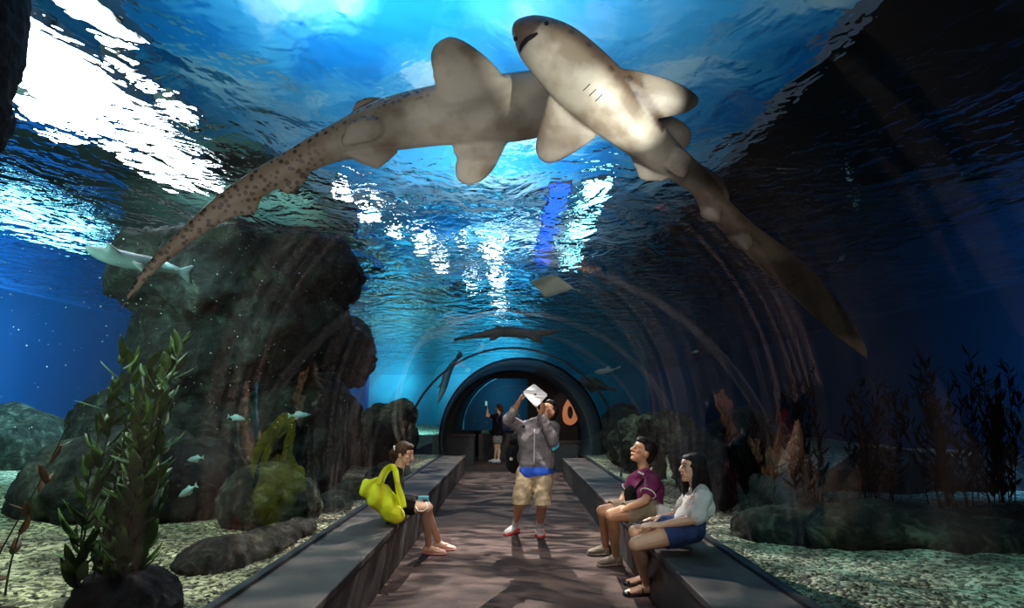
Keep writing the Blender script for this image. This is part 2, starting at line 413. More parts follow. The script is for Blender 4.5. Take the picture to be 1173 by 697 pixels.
# ---- above the water
def sky_paint():
    m, nt, N = nt_new('painted_sky'); L = nt.links.new; o = N('ShaderNodeOutputMaterial'); p = N('ShaderNodeBsdfDiffuse'); L(p.outputs[0], o.inputs[0])
    tc = N('ShaderNodeTexCoord'); mp = N('ShaderNodeMapping'); mp.inputs['Scale'].default_value = (1, .75, 1); L(tc.outputs['Object'], mp.inputs[0])
    n = N('ShaderNodeTexNoise', _Scale=.3, _Detail=6, _Roughness=.5); n.inputs['Distortion'].default_value = .5; L(mp.outputs[0], n.inputs['Vector'])
    cr = N('ShaderNodeValToRGB'); e = cr.color_ramp.elements; e[0].position = .40; e[0].color = (.007, .14, .40, 1); e[1].position = .62; e[1].color = (.26, .46, .57, 1)
    x = e.new(.5); x.color = (.035, .25, .48, 1); L(n.outputs[0], cr.inputs[0]); L(cr.outputs[0], p.inputs[0]); return m
M['sky'] = sky_paint()
bm = bmesh.new(); box(bm, (-9, -3, 6.6), (9, 44, 6.8)); struct('ceiling', bm, M['sky'], 'ceiling above the tank painted as a blue sky with clouds')
M['added_slab'] = mat('added_slab', (.003, .004, .008), (.012, .009, .010), 1.5, .8)  # near-black slab added where the surface would mirror the dark tank
M['added_slab_green'] = mat('added_slab_green', (.03, .06, .055), (.10, .13, .10), 1.1, .8)  # green put in for gravel mirrored by the surface
bm = bmesh.new(); box(bm, (2.9, -3, 4.5), (8.4, YB, 4.7)); struct('trim_9', bm, M['added_slab'], 'added dark slab above the right side of the tank, standing in for mirrored dark water')
bm = bmesh.new(); box(bm, (-8.8, 6.6, 4.5), (-3.1, YB, 4.7)); box(bm, (-8.8, -3, 4.5), (-4.7, 6.6, 4.7)); struct('trim_10', bm, M['added_slab_green'], 'added dark green slab above the left side of the tank, standing in for mirrored gravel and dark water')
# lamps above the water
M['lamp_white'] = emat('lamp_white', (.85, .95, 1), 14)
M['lamp_blue'] = emat('lamp_blue', (.02, .12, 1), 2.2)
M['lamp_cyan'] = emat('lamp_cyan', (.25, .85, 1), 7)
M['lamp_house'] = mat('lamp_house', (.05, .05, .055), rough=.5)
def lamp(c, sx, sy, m, label, group=None):
    e = empty('ceiling_lamp', (c[0], c[1], c[2]), label, 'lamp', group)
    b = bmesh.new(); box(b, (c[0] - sx / 2, c[1] - sy / 2, c[2] + .004), (c[0] + sx / 2, c[1] + sy / 2, c[2] + .12), .01); bm_obj('housing', b, M['lamp_house'], e, False)
    b = bmesh.new(); box(b, (c[0] - sx / 2 + .02, c[1] - sy / 2 + .02, c[2] - .012), (c[0] + sx / 2 - .02, c[1] + sy / 2 - .02, c[2] + .003)); bm_obj('diffuser', b, M[m], e, False)
for c, sx, sy in [(tuple(Z(px, py, 4.1)), a_, b_) for px, py, a_, b_ in ((20, 60, .6, .9), (60, 95, .8, 1.0), (110, 130, .8, 1.1), (150, 175, .8, 1.3), (190, 205, .7, 1.4), (60, 150, .7, .9), (108, 28, .3, .7), (150, 95, .16, .5), (205, 140, .2, .5))]:
    lamp(c, sx, sy, 'lamp_white', 'bright white floodlight shining through the ripples at the top left', 'floodlights at the top left')
for px, py in ((28, 258), (66, 286)):
    q = Z(px, py, 4.0); lamp(tuple(q), .9, 1.6, 'lamp_cyan', 'pale cyan glow panel added to imitate shimmer on the ripples at the left edge', 'added glow panels at the left edge')  # glow panels added to imitate the shimmer on the water surface
for y in (12, 15.5, 19.5, 24, 29, 36):
    lamp((-.45, y, 4.5), .45, 1.1, 'lamp_white', 'white ceiling lamp in the row shimmering over the middle of the tunnel', 'lamps over the middle of the tunnel')
for px, py, a_ in ((392, 238, .22), (424, 262, .3), (452, 286, .26), (484, 300, .3), (505, 326, .3), (530, 300, .2), (540, 352, .3)):
    q = Z(px, py, 4.5); lamp(tuple(q), a_, a_ * 2, 'lamp_white', 'small white panel added for glints in the ripples left of the middle', 'added glint panels left of the middle')  # small glowing panels added for white glints in the ripples
for x, y in ((1.25, 8.2), (1.3, 10.2), (1.4, 13)):
    lamp((x, y, 4.5), .42, 1.3, 'lamp_cyan', 'pale cyan lamp shimmering right of the middle of the tunnel', 'cyan lamps right of the middle')
lamp((.72, 10.5, 4.5), .32, 5.5, 'lamp_blue', 'long deep blue lamp above the water right of the middle')

# ------------------------------------------------------------------ lights
def area(name, loc, target, size, power, col, sy=None, spread=None):
    l = bpy.data.lights.new(name, 'AREA'); l.energy = power; l.color = col; l.size = size
    if sy: l.shape = 'RECTANGLE'; l.size_y = sy
    if spread: l.spread = spread
    o = bpy.data.objects.new(name, l); COL.objects.link(o); o.location = loc
    o.rotation_euler = (V(target) - V(loc)).to_track_quat('-Z', 'Y').to_euler(); return o
def spot(name, loc, target, ang, power, col, blend=.5, r=.05, gobo=None):
    l = bpy.data.lights.new(name, 'SPOT'); l.energy = power; l.color = col; l.spot_size = math.radians(ang); l.spot_blend = blend; l.shadow_soft_size = r
    o = bpy.data.objects.new(name, l); COL.objects.link(o); o.location = loc
    o.rotation_euler = (V(target) - V(loc)).to_track_quat('-Z', 'Y').to_euler()
    if gobo:   # noise in the lamp imitates light broken up by ripples
        l.use_nodes = True; nt = l.node_tree; em = nt.nodes['Emission']
        tc = nt.nodes.new('ShaderNodeTexCoord'); n = nt.nodes.new('ShaderNodeTexNoise'); n.inputs['Scale'].default_value = gobo; n.inputs['Detail'].default_value = 2; n.inputs['Distortion'].default_value = 1.2
        mp = nt.nodes.new('ShaderNodeMapping'); mp.inputs['Scale'].default_value = (1, 2.6, 1)
        cr = nt.nodes.new('ShaderNodeValToRGB'); e = cr.color_ramp.elements; e[0].position = .42; e[0].color = (.18, .18, .18, 1); e[1].position = .62; e[1].color = (2.2, 2.2, 2.2, 1)
        nt.links.new(tc.outputs['Normal'], mp.inputs[0]); nt.links.new(mp.outputs[0], n.inputs['Vector']); nt.links.new(n.outputs[0], cr.inputs[0]); nt.links.new(cr.outputs[0], em.inputs['Strength'])
    return o
WARM = (1, .86, .74)
# above the water: light on the painted ceiling
for y in (1, 6, 12, 20, 30): area('ceiling_wash', (-1.2 if y < 10 else -.5, y, 4.75), (-.8, y, 6.6), 2.2, 350 if y < 10 else 290, (.9, .95, 1), 3.5)
area('slab_tint_fill', (-4.6, 3.5, 3.75), (-5.2, 6, 4.5), 2, 170, (.45, 1, .8), 4)  # lamps added to tint the underside of the left slab green
area('slab_tint_fill', (-4.4, 9, 3.75), (-4.6, 9.5, 4.5), 2, 110, (.45, .9, .9), 5)
# over the walkway
spot('walkway_spot', (.2, 8.6, 3.3), (0, 5.4, .2), 72, 820, WARM, .6, .0, 7)
spot('walkway_spot', (-.3, 4.9, 3.35), (.2, 6.1, .2), 66, 230, WARM, .8, .0, 6)
spot('walkway_spot', (.1, 13.5, 3.3), (0, 11.5, 0), 90, 420, WARM, .6, .0, 8)
spot('walkway_fill', (.15, .3, 2.3), (.15, 5.6, 1.35), 46, 400, (1, .91, .84), .9, 0)
# unseen lamps added in the tunnel, under the water and in the far room
spot('shark_light', (-.2, -.5, 1.35), (.4, 2.2, 2.9), 90, 90, (1, .95, .88), .8, 0, 2.2)
spot('shark_light', (-.6, .2, 1.0), (-1.1, 2.5, 2.6), 80, 60, (1, .93, .85), .8, 0)
spot('throat_light', (.9, .1, .9), tuple(R(690, 92, 2.25)), 14, 420, (1, .95, .82), .7, 0)  # narrow spots added to imitate a caustic streak on the throat
spot('throat_light', (.9, .1, .9), tuple(R(725, 115, 2.25)), 9, 420, (1, .95, .82), .7, 0)
spot('plant_light', (-1.95, 2.5, 3.35), (-2.1, 3.3, 1.2), 55, 75, (.9, 1, .8), .8, .05)
spot('reef_light_left', (-3.4, 5.2, 3.0), (-3.6, 7, 2.0), 100, 45, (.5, 1, .95), .9, .1)
spot('reef_light_left', (-3.4, 3.9, 3.4), (-3.1, 4.6, .4), 110, 190, (.8, 1, .8), .9, .1, 5)
spot('reef_light_left', (-6.2, 6.0, 3.4), (-6, 7.5, .5), 120, 60, (.3, 1, .8), .9, .1)
area('wall_light_left', (-7.0, 8.5, 3.35), (XL, 10, 1.8), 1.2, 170, (.35, .8, 1), 5)
area('far_light_left', (-5.0, 23, 3.3), (-6, 34, 1.8), 3, 900, (.25, .85, 1), 5)
for x, e_ in ((-7, 600), (-3, 420), (-.4, 900)): spot('far_wall_spot', (x, 31.8, 3.3), (x, 34, 2.9), 100, e_, (.55, .9, 1), .9, .1)
spot('reef_light_right', (2.9, 2.6, 3.4), (2.35, 3.3, .4), 80, 120, (.5, .95, .9), .8, .1, 5)
area('wall_light_right', (6.6, 7, 3.35), (XR, 10, 1.5), 1.2, 110, (.15, .5, 1), 6)
spot('rock_light_right', (2.4, 9, 3.4), (2.4, 10.8, .8), 90, 300, (.8, 1, .85), .8, .1)
spot('rock_light_far_left', (-2.4, 11, 3.4), (-2.6, 13, .8), 90, 160, (.7, 1, .85), .8, .1)
area('far_tank_light', (-.4, 18.9, 2.5), (-.6, 19.8, 1.5), .5, 22, (.3, .8, 1), 1.5)
spot('chamber_spot', (.3, 14.6, 2.25), (.2, 16, .9), 130, 60, WARM, .8, 0)
spot('sign_spot', (1.2, 17.0, 2.2), (1.85, 18.1, 1.4), 60, 16, WARM, .6, 0)
w = bpy.data.worlds.new('World'); SC.world = w; w.use_nodes = True
w.node_tree.nodes['Background'].inputs[0].default_value = (.25, .55, .8, 1); w.node_tree.nodes['Background'].inputs[1].default_value = .012
# ------------------------------------------------------------------ camera
cd = bpy.data.cameras.new('camera'); cam = bpy.data.objects.new('camera', cd); COL.objects.link(cam); cam.location = CAM
cd.sensor_fit = 'HORIZONTAL'; cd.sensor_width = 36; cd.lens = F / 1173 * 36; cd.clip_start = .05; cam.rotation_euler = (math.pi / 2 + TH, 0, 0); SC.camera = cam
SC.view_settings.view_transform = 'Standard'; SC.view_settings.look = 'None'; SC.view_settings.gamma = 1; SC.view_settings.exposure = 0; SC.view_settings.use_curve_mapping = False
SC.cycles.use_denoising = True; SC.cycles.max_bounces = 10; SC.cycles.transparent_max_bounces = 24; SC.cycles.glossy_bounces = 4; SC.cycles.transmission_bounces = 6; SC.cycles.diffuse_bounces = 3
SC.cycles.sample_clamp_indirect = 4; SC.cycles.caustics_reflective = False; SC.cycles.caustics_refractive = False; SC.cycles.blur_glossy = 0
# =================================================================== rocks
from mathutils.bvhtree import BVHTree
def rock_mat(name, a, b, c, bs=6):
    m, nt, N = nt_new(name); L = nt.links.new; o = N('ShaderNodeOutputMaterial'); p = N('ShaderNodeBsdfPrincipled', _Roughness=.85); p.inputs['Specular IOR Level'].default_value = .25; L(p.outputs[0], o.inputs[0])
    tc = N('ShaderNodeTexCoord'); n = N('ShaderNodeTexNoise', _Scale=bs, _Detail=10, _Roughness=.68); n.inputs['Distortion'].default_value = .8; L(tc.outputs['Object'], n.inputs['Vector'])
    cr = N('ShaderNodeValToRGB'); e = cr.color_ramp.elements; e[0].position = .40; e[0].color = rgba(a); e[1].position = .66; e[1].color = rgba(c); x = e.new(.54); x.color = rgba(b)
    L(n.outputs[0], cr.inputs[0]); L(cr.outputs[0], p.inputs['Base Color'])
    v = N('ShaderNodeTexVoronoi', _Scale=bs * 1.6); v.feature = 'DISTANCE_TO_EDGE'; L(n.outputs['Color'], v.inputs['Vector'])
    mx = N('ShaderNodeMath', operation='MULTIPLY_ADD'); mx.inputs[1].default_value = .25; L(v.outputs[0], mx.inputs[0]); L(n.outputs[0], mx.inputs[2])
    bp = N('ShaderNodeBump', _Strength=1, _Distance=.16); L(mx.outputs[0], bp.inputs['Height']); L(bp.outputs[0], p.inputs['Normal']); return m
M['rock'] = rock_mat('rock', (.008, .011, .011), (.035, .042, .038), (.13, .15, .12), 3.2)
M['rock_green'] = rock_mat('rock_green', (.012, .018, .014), (.06, .075, .052), (.24, .27, .19), 6)
M['rock_brown'] = rock_mat('rock_brown', (.014, .011, .008), (.06, .05, .036), (.24, .21, .16), 7)
M['rock_dark'] = rock_mat('rock_dark', (.005, .005, .008), (.016, .016, .02), (.07, .07, .08), 6)
def clear_glass(me, lim=1.76):
    for v in me.vertices:
        if v.co.z > WZ + .08: v.co.z = WZ + .08
        dx, dz = v.co.x, v.co.z - GZ
        if v.co.y < YE + .2:
            r = math.hypot(dx, dz)
            if v.co.z < .45:
                s = -1 if dx < 0 else 1
                if abs(dx) < 1.72: v.co.x = s * 1.72
            elif r < lim: v.co.x = dx / r * lim; v.co.z = GZ + dz / r * lim
    me.update()
def rock(name, balls, m, label, vox=.03, amp=.09, freq=2.2, group=None, seed=0, fine=.012):
    bm = bmesh.new()
    for c, r in balls: ball(bm, V(c), r, 16)
    def d(p):
        q = p * freq + V((seed * 7.1, seed * 3.3, 0))
        a = noise.ridged_multi_fractal(q, 1.0, 2.1, 5, 1.0, 2.0) * .5 - .6
        b = noise.ridged_multi_fractal(p * freq * 3.1 + V((seed, 5, 1)), .9, 2.1, 4, 1.0, 2.0) * .5 - .6
        return a * amp * 1.3 + noise.noise(p * freq * .6 + V((seed, 0, 9))) * amp + b * amp * .4 + fine * noise.noise(p * 22)
    me = remesh(bm, vox, 2, .5, d); clear_glass(me)
    o = mesh_obj(name, me, m); zs = min(b[0][2] for b in balls); recentre(o, (balls[0][0][0], balls[0][0][1], .35))
    return tag(o, label, 'rock', group)
rock('rock_column', [((-4.3, 7.6, 1.0), (1.5, 1.1, 1.1)), ((-3.9, 7.4, 2.2), (1.15, 1.0, .9)), ((-3.5, 6.9, 3.2), (1.6, 1.1, .75)), ((-2.9, 7.0, 2.6), (.8, .8, .6)), ((-3.0, 7.7, 1.0), (.9, .9, 1.1)), ((-2.65, 8.6, 2.3), (.6, .8, .55))],
     M['rock'], 'huge dark craggy rock column on the left rising from the gravel to the surface', .05, .22, 1.1, fine=.03)
rock('boulder', [((-2.45, 5.75, .62), (.42, .42, .36)), ((-2.2, 5.8, .55), (.3, .35, .28))], M['rock_green'], 'round mossy green boulder left of the yellow bag, between leafy plant and glass', .022, .05, 2.5, seed=1)
rock('boulder', [((-3.9, 5.9, .8), (.95, .6, .55)), ((-4.4, 5.9, .75), (.5, .5, .5)), ((-3.3, 6.2, .7), (.5, .5, .5))], M['rock'], 'wide black boulder on the gravel behind the leafy plant', .035, .12, 1.8, seed=2)
rock('boulder', [((-4.9, 9.5, .9), (1.2, .9, .45)), ((-6.4, 9.2, .8), (1.0, .9, .45)), ((-7.4, 8.6, .9), (.8, .8, .6))], M['rock_green'], 'low flat reef rock at the far left before the blue water', .05, .14, 1.5, seed=3)
rock('rock', [((-1.98, 4.75, .43), (.22, .55, .13)), ((-2.15, 4.3, .43), (.28, .35, .14)), ((-1.92, 5.2, .42), (.15, .35, .1))], M['rock_brown'], 'flat brown rock along the left glass nearest behind the yellow bag', .018, .04, 3, seed=4)
rock('rock', [((-2.12, 3.35, .45), (.3, .25, .18)), ((-2.35, 3.5, .43), (.2, .2, .15))], M['rock_dark'], 'dark low rock at the foot of the tall leafy plant', .016, .04, 3, seed=5)
rock('rock', [((-2.5, 2.9, .42), (.3, .2, .11)), ((-2.2, 2.85, .4), (.2, .15, .08))], M['rock_dark'], 'dark flat rock cut by the bottom edge at the lower left', .016, .03, 3, seed=6)
rock('hanging_rock', [((-2.36, 2.05, 3.1), (.28, .3, .55)), ((-2.38, 2.1, 2.72), (.25, .25, .28))], M['rock_dark'], 'smooth dark purple rock hanging in from the top left corner', .022, .03, 1.6, seed=7)
rock('rubble', [((-2.0, 6.6 + .62 * k, .45), (.2 + .06 * (k % 3), .36, .12 + .04 * (k % 2))) for k in range(6)], M['rock_green'], 'low ridge of rubble along the left glass beyond the seated woman', .025, .07, 3, seed=8)
rock('rock', [((-2.45, 11.6, .9), (.45, .8, .6)), ((-2.4, 12.1, 1.3), (.35, .5, .45)), ((-2.75, 11.2, .6), (.5, .6, .4))], M['rock_brown'], 'brown craggy rock rising left of the far end of the tunnel', .03, .12, 2.2, seed=9)
rock('rock', [((-3.2, 14.4, .8), (.9, .6, .8)), ((-4.3, 14.0, .7), (.9, .7, .6))], M['rock_green'], 'green overgrown rock heap in the far left of the tank', .04, .14, 2, seed=10)
rock('rock', [((2.25, 10.3, .75), (.38, .75, .62)), ((2.2, 9.3, .6), (.32, .4, .55)), ((2.15, 9.2, 1.15), (.22, .25, .35)), ((2.4, 11.2, .8), (.5, .6, .5))], M['rock_green'], 'tall craggy green rock behind the head of the man in purple', .024, .13, 2.4, seed=11, fine=.02)
rock('rock', [((2.5, 7.4, .75), (.45, .6, .5)), ((2.3, 6.7, .6), (.32, .5, .35)), ((3.0, 7.6, .9), (.5, .5, .6))], M['rock'], 'dark rock heap standing between the seated couple and the navy water', .03, .12, 2.2, seed=12)
rock('rock_mound', [((2.45, 5.3, .45), (.5, .42, .22)), ((3.0, 4.95, .48), (.6, .45, .25)), ((3.7, 4.8, .46), (.7, .5, .22)), ((4.5, 5.0, .46), (.7, .5, .2))], M['rock_green'], 'long low mossy rock mound on the gravel right of the couple', .028, .08, 2.3, seed=13)
rock('rock', [((6.0, 7.0, .6), (1.0, .8, .4)), ((4.8, 7.4, .6), (.8, .6, .35))], M['rock'], 'dark low reef behind the mossy mound at the far right', .045, .12, 1.8, seed=14)
rock('rock', [((2.7, 14.2, .9), (.6, .7, .7)), ((3.6, 13.6, .8), (.9, .8, .6))], M['rock'], 'dark rock right of the far room at the tunnel end', .04, .13, 2, seed=15)

# =================================================================== plants
M['leaf'] = mat('leaf', (.03, .10, .012), (.10, .24, .035), 9, .5, c3=(.2, .38, .07))
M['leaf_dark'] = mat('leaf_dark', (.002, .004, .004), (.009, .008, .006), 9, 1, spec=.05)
M['leaf_red'] = mat('leaf_red', (.05, .022, .006), (.12, .05, .012), 9, .6)
M['stem'] = mat('stem', (.02, .04, .012), (.05, .08, .02), 9, .6)
def leaf(bm, base, d, side, L, W, curl):
    """a pointed folded leaf with two-sided thickness"""
    n = 6; up = d.cross(side).normalized(); prev = None; rows = []
    for i in range(n + 1):
        t = i / n; w = W * math.sin(math.pi * min(1, t * .92 + .06)) ** .8 * (1 - .25 * t)
        c = base + d * (L * t) + up * (-curl * L * t * t)
        rows.append([bm.verts.new(c - side * w + up * w * .35), bm.verts.new(c), bm.verts.new(c + side * w + up * w * .35)])
    for a, b in zip(rows, rows[1:]):
        for i in range(2): bm.faces.new((a[i], a[i + 1], b[i + 1], b[i]))
def leafy(name, base, H, lean, nst, m, label, Lf=(.09, .16), Wf=.026, seed=0, dens=17, spread=.12, ms='stem', solid=.0015):
    rn = random.Random(seed); e = empty(name, base, label, 'plant')
    sb, lb = bmesh.new(), bmesh.new()
    for s in range(nst):
        h = H * rn.uniform(.62, 1) if s else H; a = rn.uniform(0, 6.28); o = V((math.cos(a), math.sin(a), 0)) * spread * rn.random()
        ph = rn.uniform(0, 6)
        pts = []
        for i in range(15):
            t = i / 14
            pts.append(V(base) + o * (1 + .8 * t) + V(lean) * (t ** 1.3) * h / H + V((.035 * math.sin(3.5 * t + ph), .035 * math.cos(3 * t + ph), h * t)))
        tube(sb, pts, [.006 * (1 - .6 * i / 14) for i in range(15)], 6)
        for k in range(dens):
            t = .10 + .9 * (k + rn.random() * .6) / dens; i = min(13, int(t * 14)); p = pts[i].lerp(pts[i + 1], t * 14 - i)
            an = rn.uniform(0, 6.28); el = rn.uniform(.35, 1.15)
            d = V((math.cos(an) * math.cos(el), math.sin(an) * math.cos(el), math.sin(el))).normalized()
            side = d.cross(V((rn.uniform(-.4, .4), rn.uniform(-.4, .4), 1))).normalized()
            leaf(lb, p, d, side, rn.uniform(*Lf) * (1.15 - .35 * t), Wf * rn.uniform(.7, 1.25) * (1.15 - .4 * t), rn.uniform(-.1, .35))
    bm_obj('stem', sb, M[ms], e)
    me = bpy.data.meshes.new('foliage'); lb.to_mesh(me); lb.free(); fo = mesh_obj('foliage', me, M[m], e)
    md = fo.modifiers.new('thickness', 'SOLIDIFY'); md.thickness = solid
    return e
leafy('leafy_plant', (-2.18, 3.28, .42), 1.5, (.10, .05, 0), 14, 'leaf', 'tall green leafy water plant on the left, reaching up the glass', (.11, .20), .034, 3, 30, .15)
leafy('water_plant', (-2.95, 3.5, .45), .95, (.28, .1, 0), 2, 'leaf_red', 'sparse reddish brown water plant at the left edge', (.09, .16), .03, 5, 6, .1)
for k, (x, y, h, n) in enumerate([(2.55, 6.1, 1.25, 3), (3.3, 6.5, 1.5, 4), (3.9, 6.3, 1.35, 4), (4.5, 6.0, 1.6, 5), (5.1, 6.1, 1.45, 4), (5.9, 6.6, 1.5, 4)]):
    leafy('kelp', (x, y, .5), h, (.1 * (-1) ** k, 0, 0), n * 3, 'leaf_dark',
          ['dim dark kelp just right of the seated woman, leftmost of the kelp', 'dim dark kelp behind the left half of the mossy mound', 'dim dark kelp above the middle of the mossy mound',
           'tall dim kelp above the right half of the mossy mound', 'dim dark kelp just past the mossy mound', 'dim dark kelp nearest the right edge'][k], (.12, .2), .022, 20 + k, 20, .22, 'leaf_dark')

# =================================================================== sharks and fish
def shark_mat(name, belly, belly2, back, spot, spots=26, dens=.32):
    m, nt, N = nt_new(name); L = nt.links.new; o = N('ShaderNodeOutputMaterial'); p = N('ShaderNodeBsdfPrincipled', _Roughness=.5); L(p.outputs[0], o.inputs[0])
    tc = N('ShaderNodeTexCoord'); at = N('ShaderNodeAttribute', attribute_name='back')
    n = N('ShaderNodeTexNoise', _Scale=6, _Detail=6); L(tc.outputs['Object'], n.inputs['Vector'])
    c1 = N('ShaderNodeValToRGB'); e = c1.color_ramp.elements; e[0].position = .38; e[0].color = rgba(belly2); e[1].position = .56; e[1].color = rgba(belly); L(n.outputs[0], c1.inputs[0])
    v = N('ShaderNodeTexVoronoi', _Scale=spots); L(tc.outputs['Object'], v.inputs['Vector'])
    c2 = N('ShaderNodeValToRGB'); e = c2.color_ramp.elements; e[0].position = dens; e[0].color = rgba(spot); e[1].position = dens + .06; e[1].color = rgba(back); L(v.outputs['Distance'], c2.inputs[0])
    mx = N('ShaderNodeMix', data_type='RGBA'); L(at.outputs['Fac'], mx.inputs[0]); L(c1.outputs[0], mx.inputs[6]); L(c2.outputs[0], mx.inputs[7]); L(mx.outputs[2], p.inputs['Base Color'])
    nb = N('ShaderNodeTexNoise', _Scale=60, _Detail=3); L(tc.outputs['Object'], nb.inputs['Vector']); bp = N('ShaderNodeBump', _Strength=.25, _Distance=.004); L(nb.outputs[0], bp.inputs['Height']); L(bp.outputs[0], p.inputs['Normal'])
    return m
M['shark'] = shark_mat('shark', (.50, .45, .37), (.30, .24, .17), (.36, .28, .19), (.035, .022, .015), 38, .36)
M['shark_dark'] = shark_mat('shark_dark', (.40, .36, .30), (.20, .16, .12), (.075, .048, .032), (.03, .02, .014))
def body_mesh(spine, fins, vox, backfn, flat=.72, k=5, lim=True):
    """spine: (px, py, range, half-width px, thickness ratio); fins: (outline px, range, thickness, (tilt px-dir, amount))"""
    sp = spline(spine, k); bm = bmesh.new(); rings = []
    pts = [R(s[0], s[1], s[2]) for s in sp]
    for i, s in enumerate(sp):
        c = pts[i]; d = (pts[min(i + 1, len(pts) - 1)] - pts[max(i - 1, 0)]).normalized(); vw = (c - CAM).normalized()
        u = vw.cross(d).normalized(); w = d.cross(u).normalized(); hw = max(.004, s[3] * s[2] / F * .96)
        # pixel half-width to metres along the ray's own distance along the optical axis
        ax = ray(s[0], s[1]).length; hw = max(.004, s[3] * s[2] / ax / F)
        rings.append((c, u * hw, w * hw * s[4]))
    loft(bm, rings, 28)
    for ol, r, th, tilt in fins:
        cp = closed_spline(ol, 5); cx = sum(p[0] for p in cp) / len(cp); cy = sum(p[1] for p in cp) / len(cp)
        o3 = [R(p[0], p[1], r + ((p[0] - tilt[0]) * tilt[2] + (p[1] - tilt[1]) * tilt[3]) * .001) for p in cp]
        n = (o3[len(o3) // 3] - o3[0]).cross(o3[2 * len(o3) // 3] - o3[0]).normalized()
        plate(bm, o3, th, n, .0035 if th > .01 else .002)
    me = remesh(bm, vox, 3, .5)
    kd = KDTree(len(pts))
    for i, p in enumerate(pts): kd.insert(p, i)
    kd.balance()
    att = me.attributes.new('back', 'FLOAT', 'POINT'); vals = []
    for v in me.vertices:
        c, i, dist = kd.find(v.co); t = i / (len(pts) - 1)
        vals.append(backfn(v.co, v.normal, sp[i], (v.co - CAM).normalized(), dist))
    att.data.foreach_set('value', vals)
    mn = min((math.hypot(v.co.x, v.co.z - GZ) for v in me.vertices))
    if mn < GR + .02: print('IN GLASS', mn)
    mz = max(v.co.z for v in me.vertices)
    if mz > WZ: print('ABOVE WATER', mz)
    return me, pts
def sstep(a, b, x): t = min(1, max(0, (x - a) / (b - a))); return t * t * (3 - 2 * t)
def hit(me, px, py):
    bv = BVHTree.FromPolygons([v.co[:] for v in me.vertices], [p.vertices[:] for p in me.polygons])
    d = ray(px, py).normalized(); h = bv.ray_cast(CAM, d); return h[0], h[1]
# --- left shark, passing behind the other
s1 = [(665, 100, 2.74, 14, .7), (655, 105, 2.75, 25, .7), (635, 112, 2.76, 33, .7), (610, 120, 2.77, 37, .7), (575, 125, 2.78, 37.5, .7), (540, 128, 2.78, 36, .7), (500, 133, 2.78, 33, .72), (465, 139, 2.78, 31, .72), (435, 146, 2.78, 28, .72),
      (400, 159, 2.78, 23, .7), (378, 167, 2.78, 19.5, .65), (355, 178, 2.79, 17, .55), (330, 192, 2.8, 16, .5), (300, 208, 2.8, 15, .45), (270, 227, 2.82, 14, .4), (240, 249, 2.84, 12, .36), (205, 277, 2.86, 9, .34), (180, 300, 2.88, 7.5, .32), (158, 326, 2.9, 5, .3), (138, 355, 2.92, 1.6, .3)]
f1 = [([(585, 92), (578, 89), (569, 77), (552, 61), (532, 47), (515, 42), (499, 50), (493, 64), (495, 79), (498, 96), (506, 116), (513, 122), (540, 124), (575, 120)], 2.72, .028, (560, 100, 0, -1.0)),
      ([(585, 150), (581, 163), (575, 176), (564, 196), (549, 209), (535, 212), (523.5, 205), (521, 191), (523, 182), (518.6, 171), (523.5, 160), (545, 148)], 2.76, .026, (550, 155, 0, 1.0)),
      ([(442, 118), (440, 113), (423, 111), (409, 116), (403.5, 125), (404, 133), (420, 140), (440, 132)], 2.86, .018, (0, 0, 0, 0)),
      ([(393, 167), (394, 152), (399, 142), (412, 136), (432, 136), (440, 150), (425, 162)], 2.70, .014, (0, 0, 0, 0)),
      ([(455, 172), (448, 182), (440, 189), (432, 193), (417, 189), (403, 182), (395, 176), (420, 165)], 2.74, .014, (0, 0, 0, 0)),
      ([(357, 192), (352, 204), (345, 214), (335, 222), (323, 220), (317, 213), (325, 198), (345, 188)], 2.8, .014, (0, 0, 0, 0)),
      ([(303, 212), (301, 224), (293, 243), (283, 247), (269, 249), (252, 256), (255, 240), (280, 222)], 2.82, .012, (0, 0, 0, 0))]
def bf1(co, n, s, vw, dist):
    k = sstep(512, 480, s[0]); up = UP
    return max(0, min(1, sstep(.05, .5, n.dot(vw)) + k * sstep(.1, .4, n.dot(up) + .15 * sstep(420, 380, s[0])) + .75 * sstep(400, 330, s[0])))
me, pts1 = body_mesh(s1, f1, .0075, bf1)
sh = mesh_obj('shark', me, M['shark']); tag(sh, 'spotted zebra shark swimming across the upper left, its long tail sweeping down left', 'shark', 'sharks over the tunnel'); recentre(sh, pts1[30])
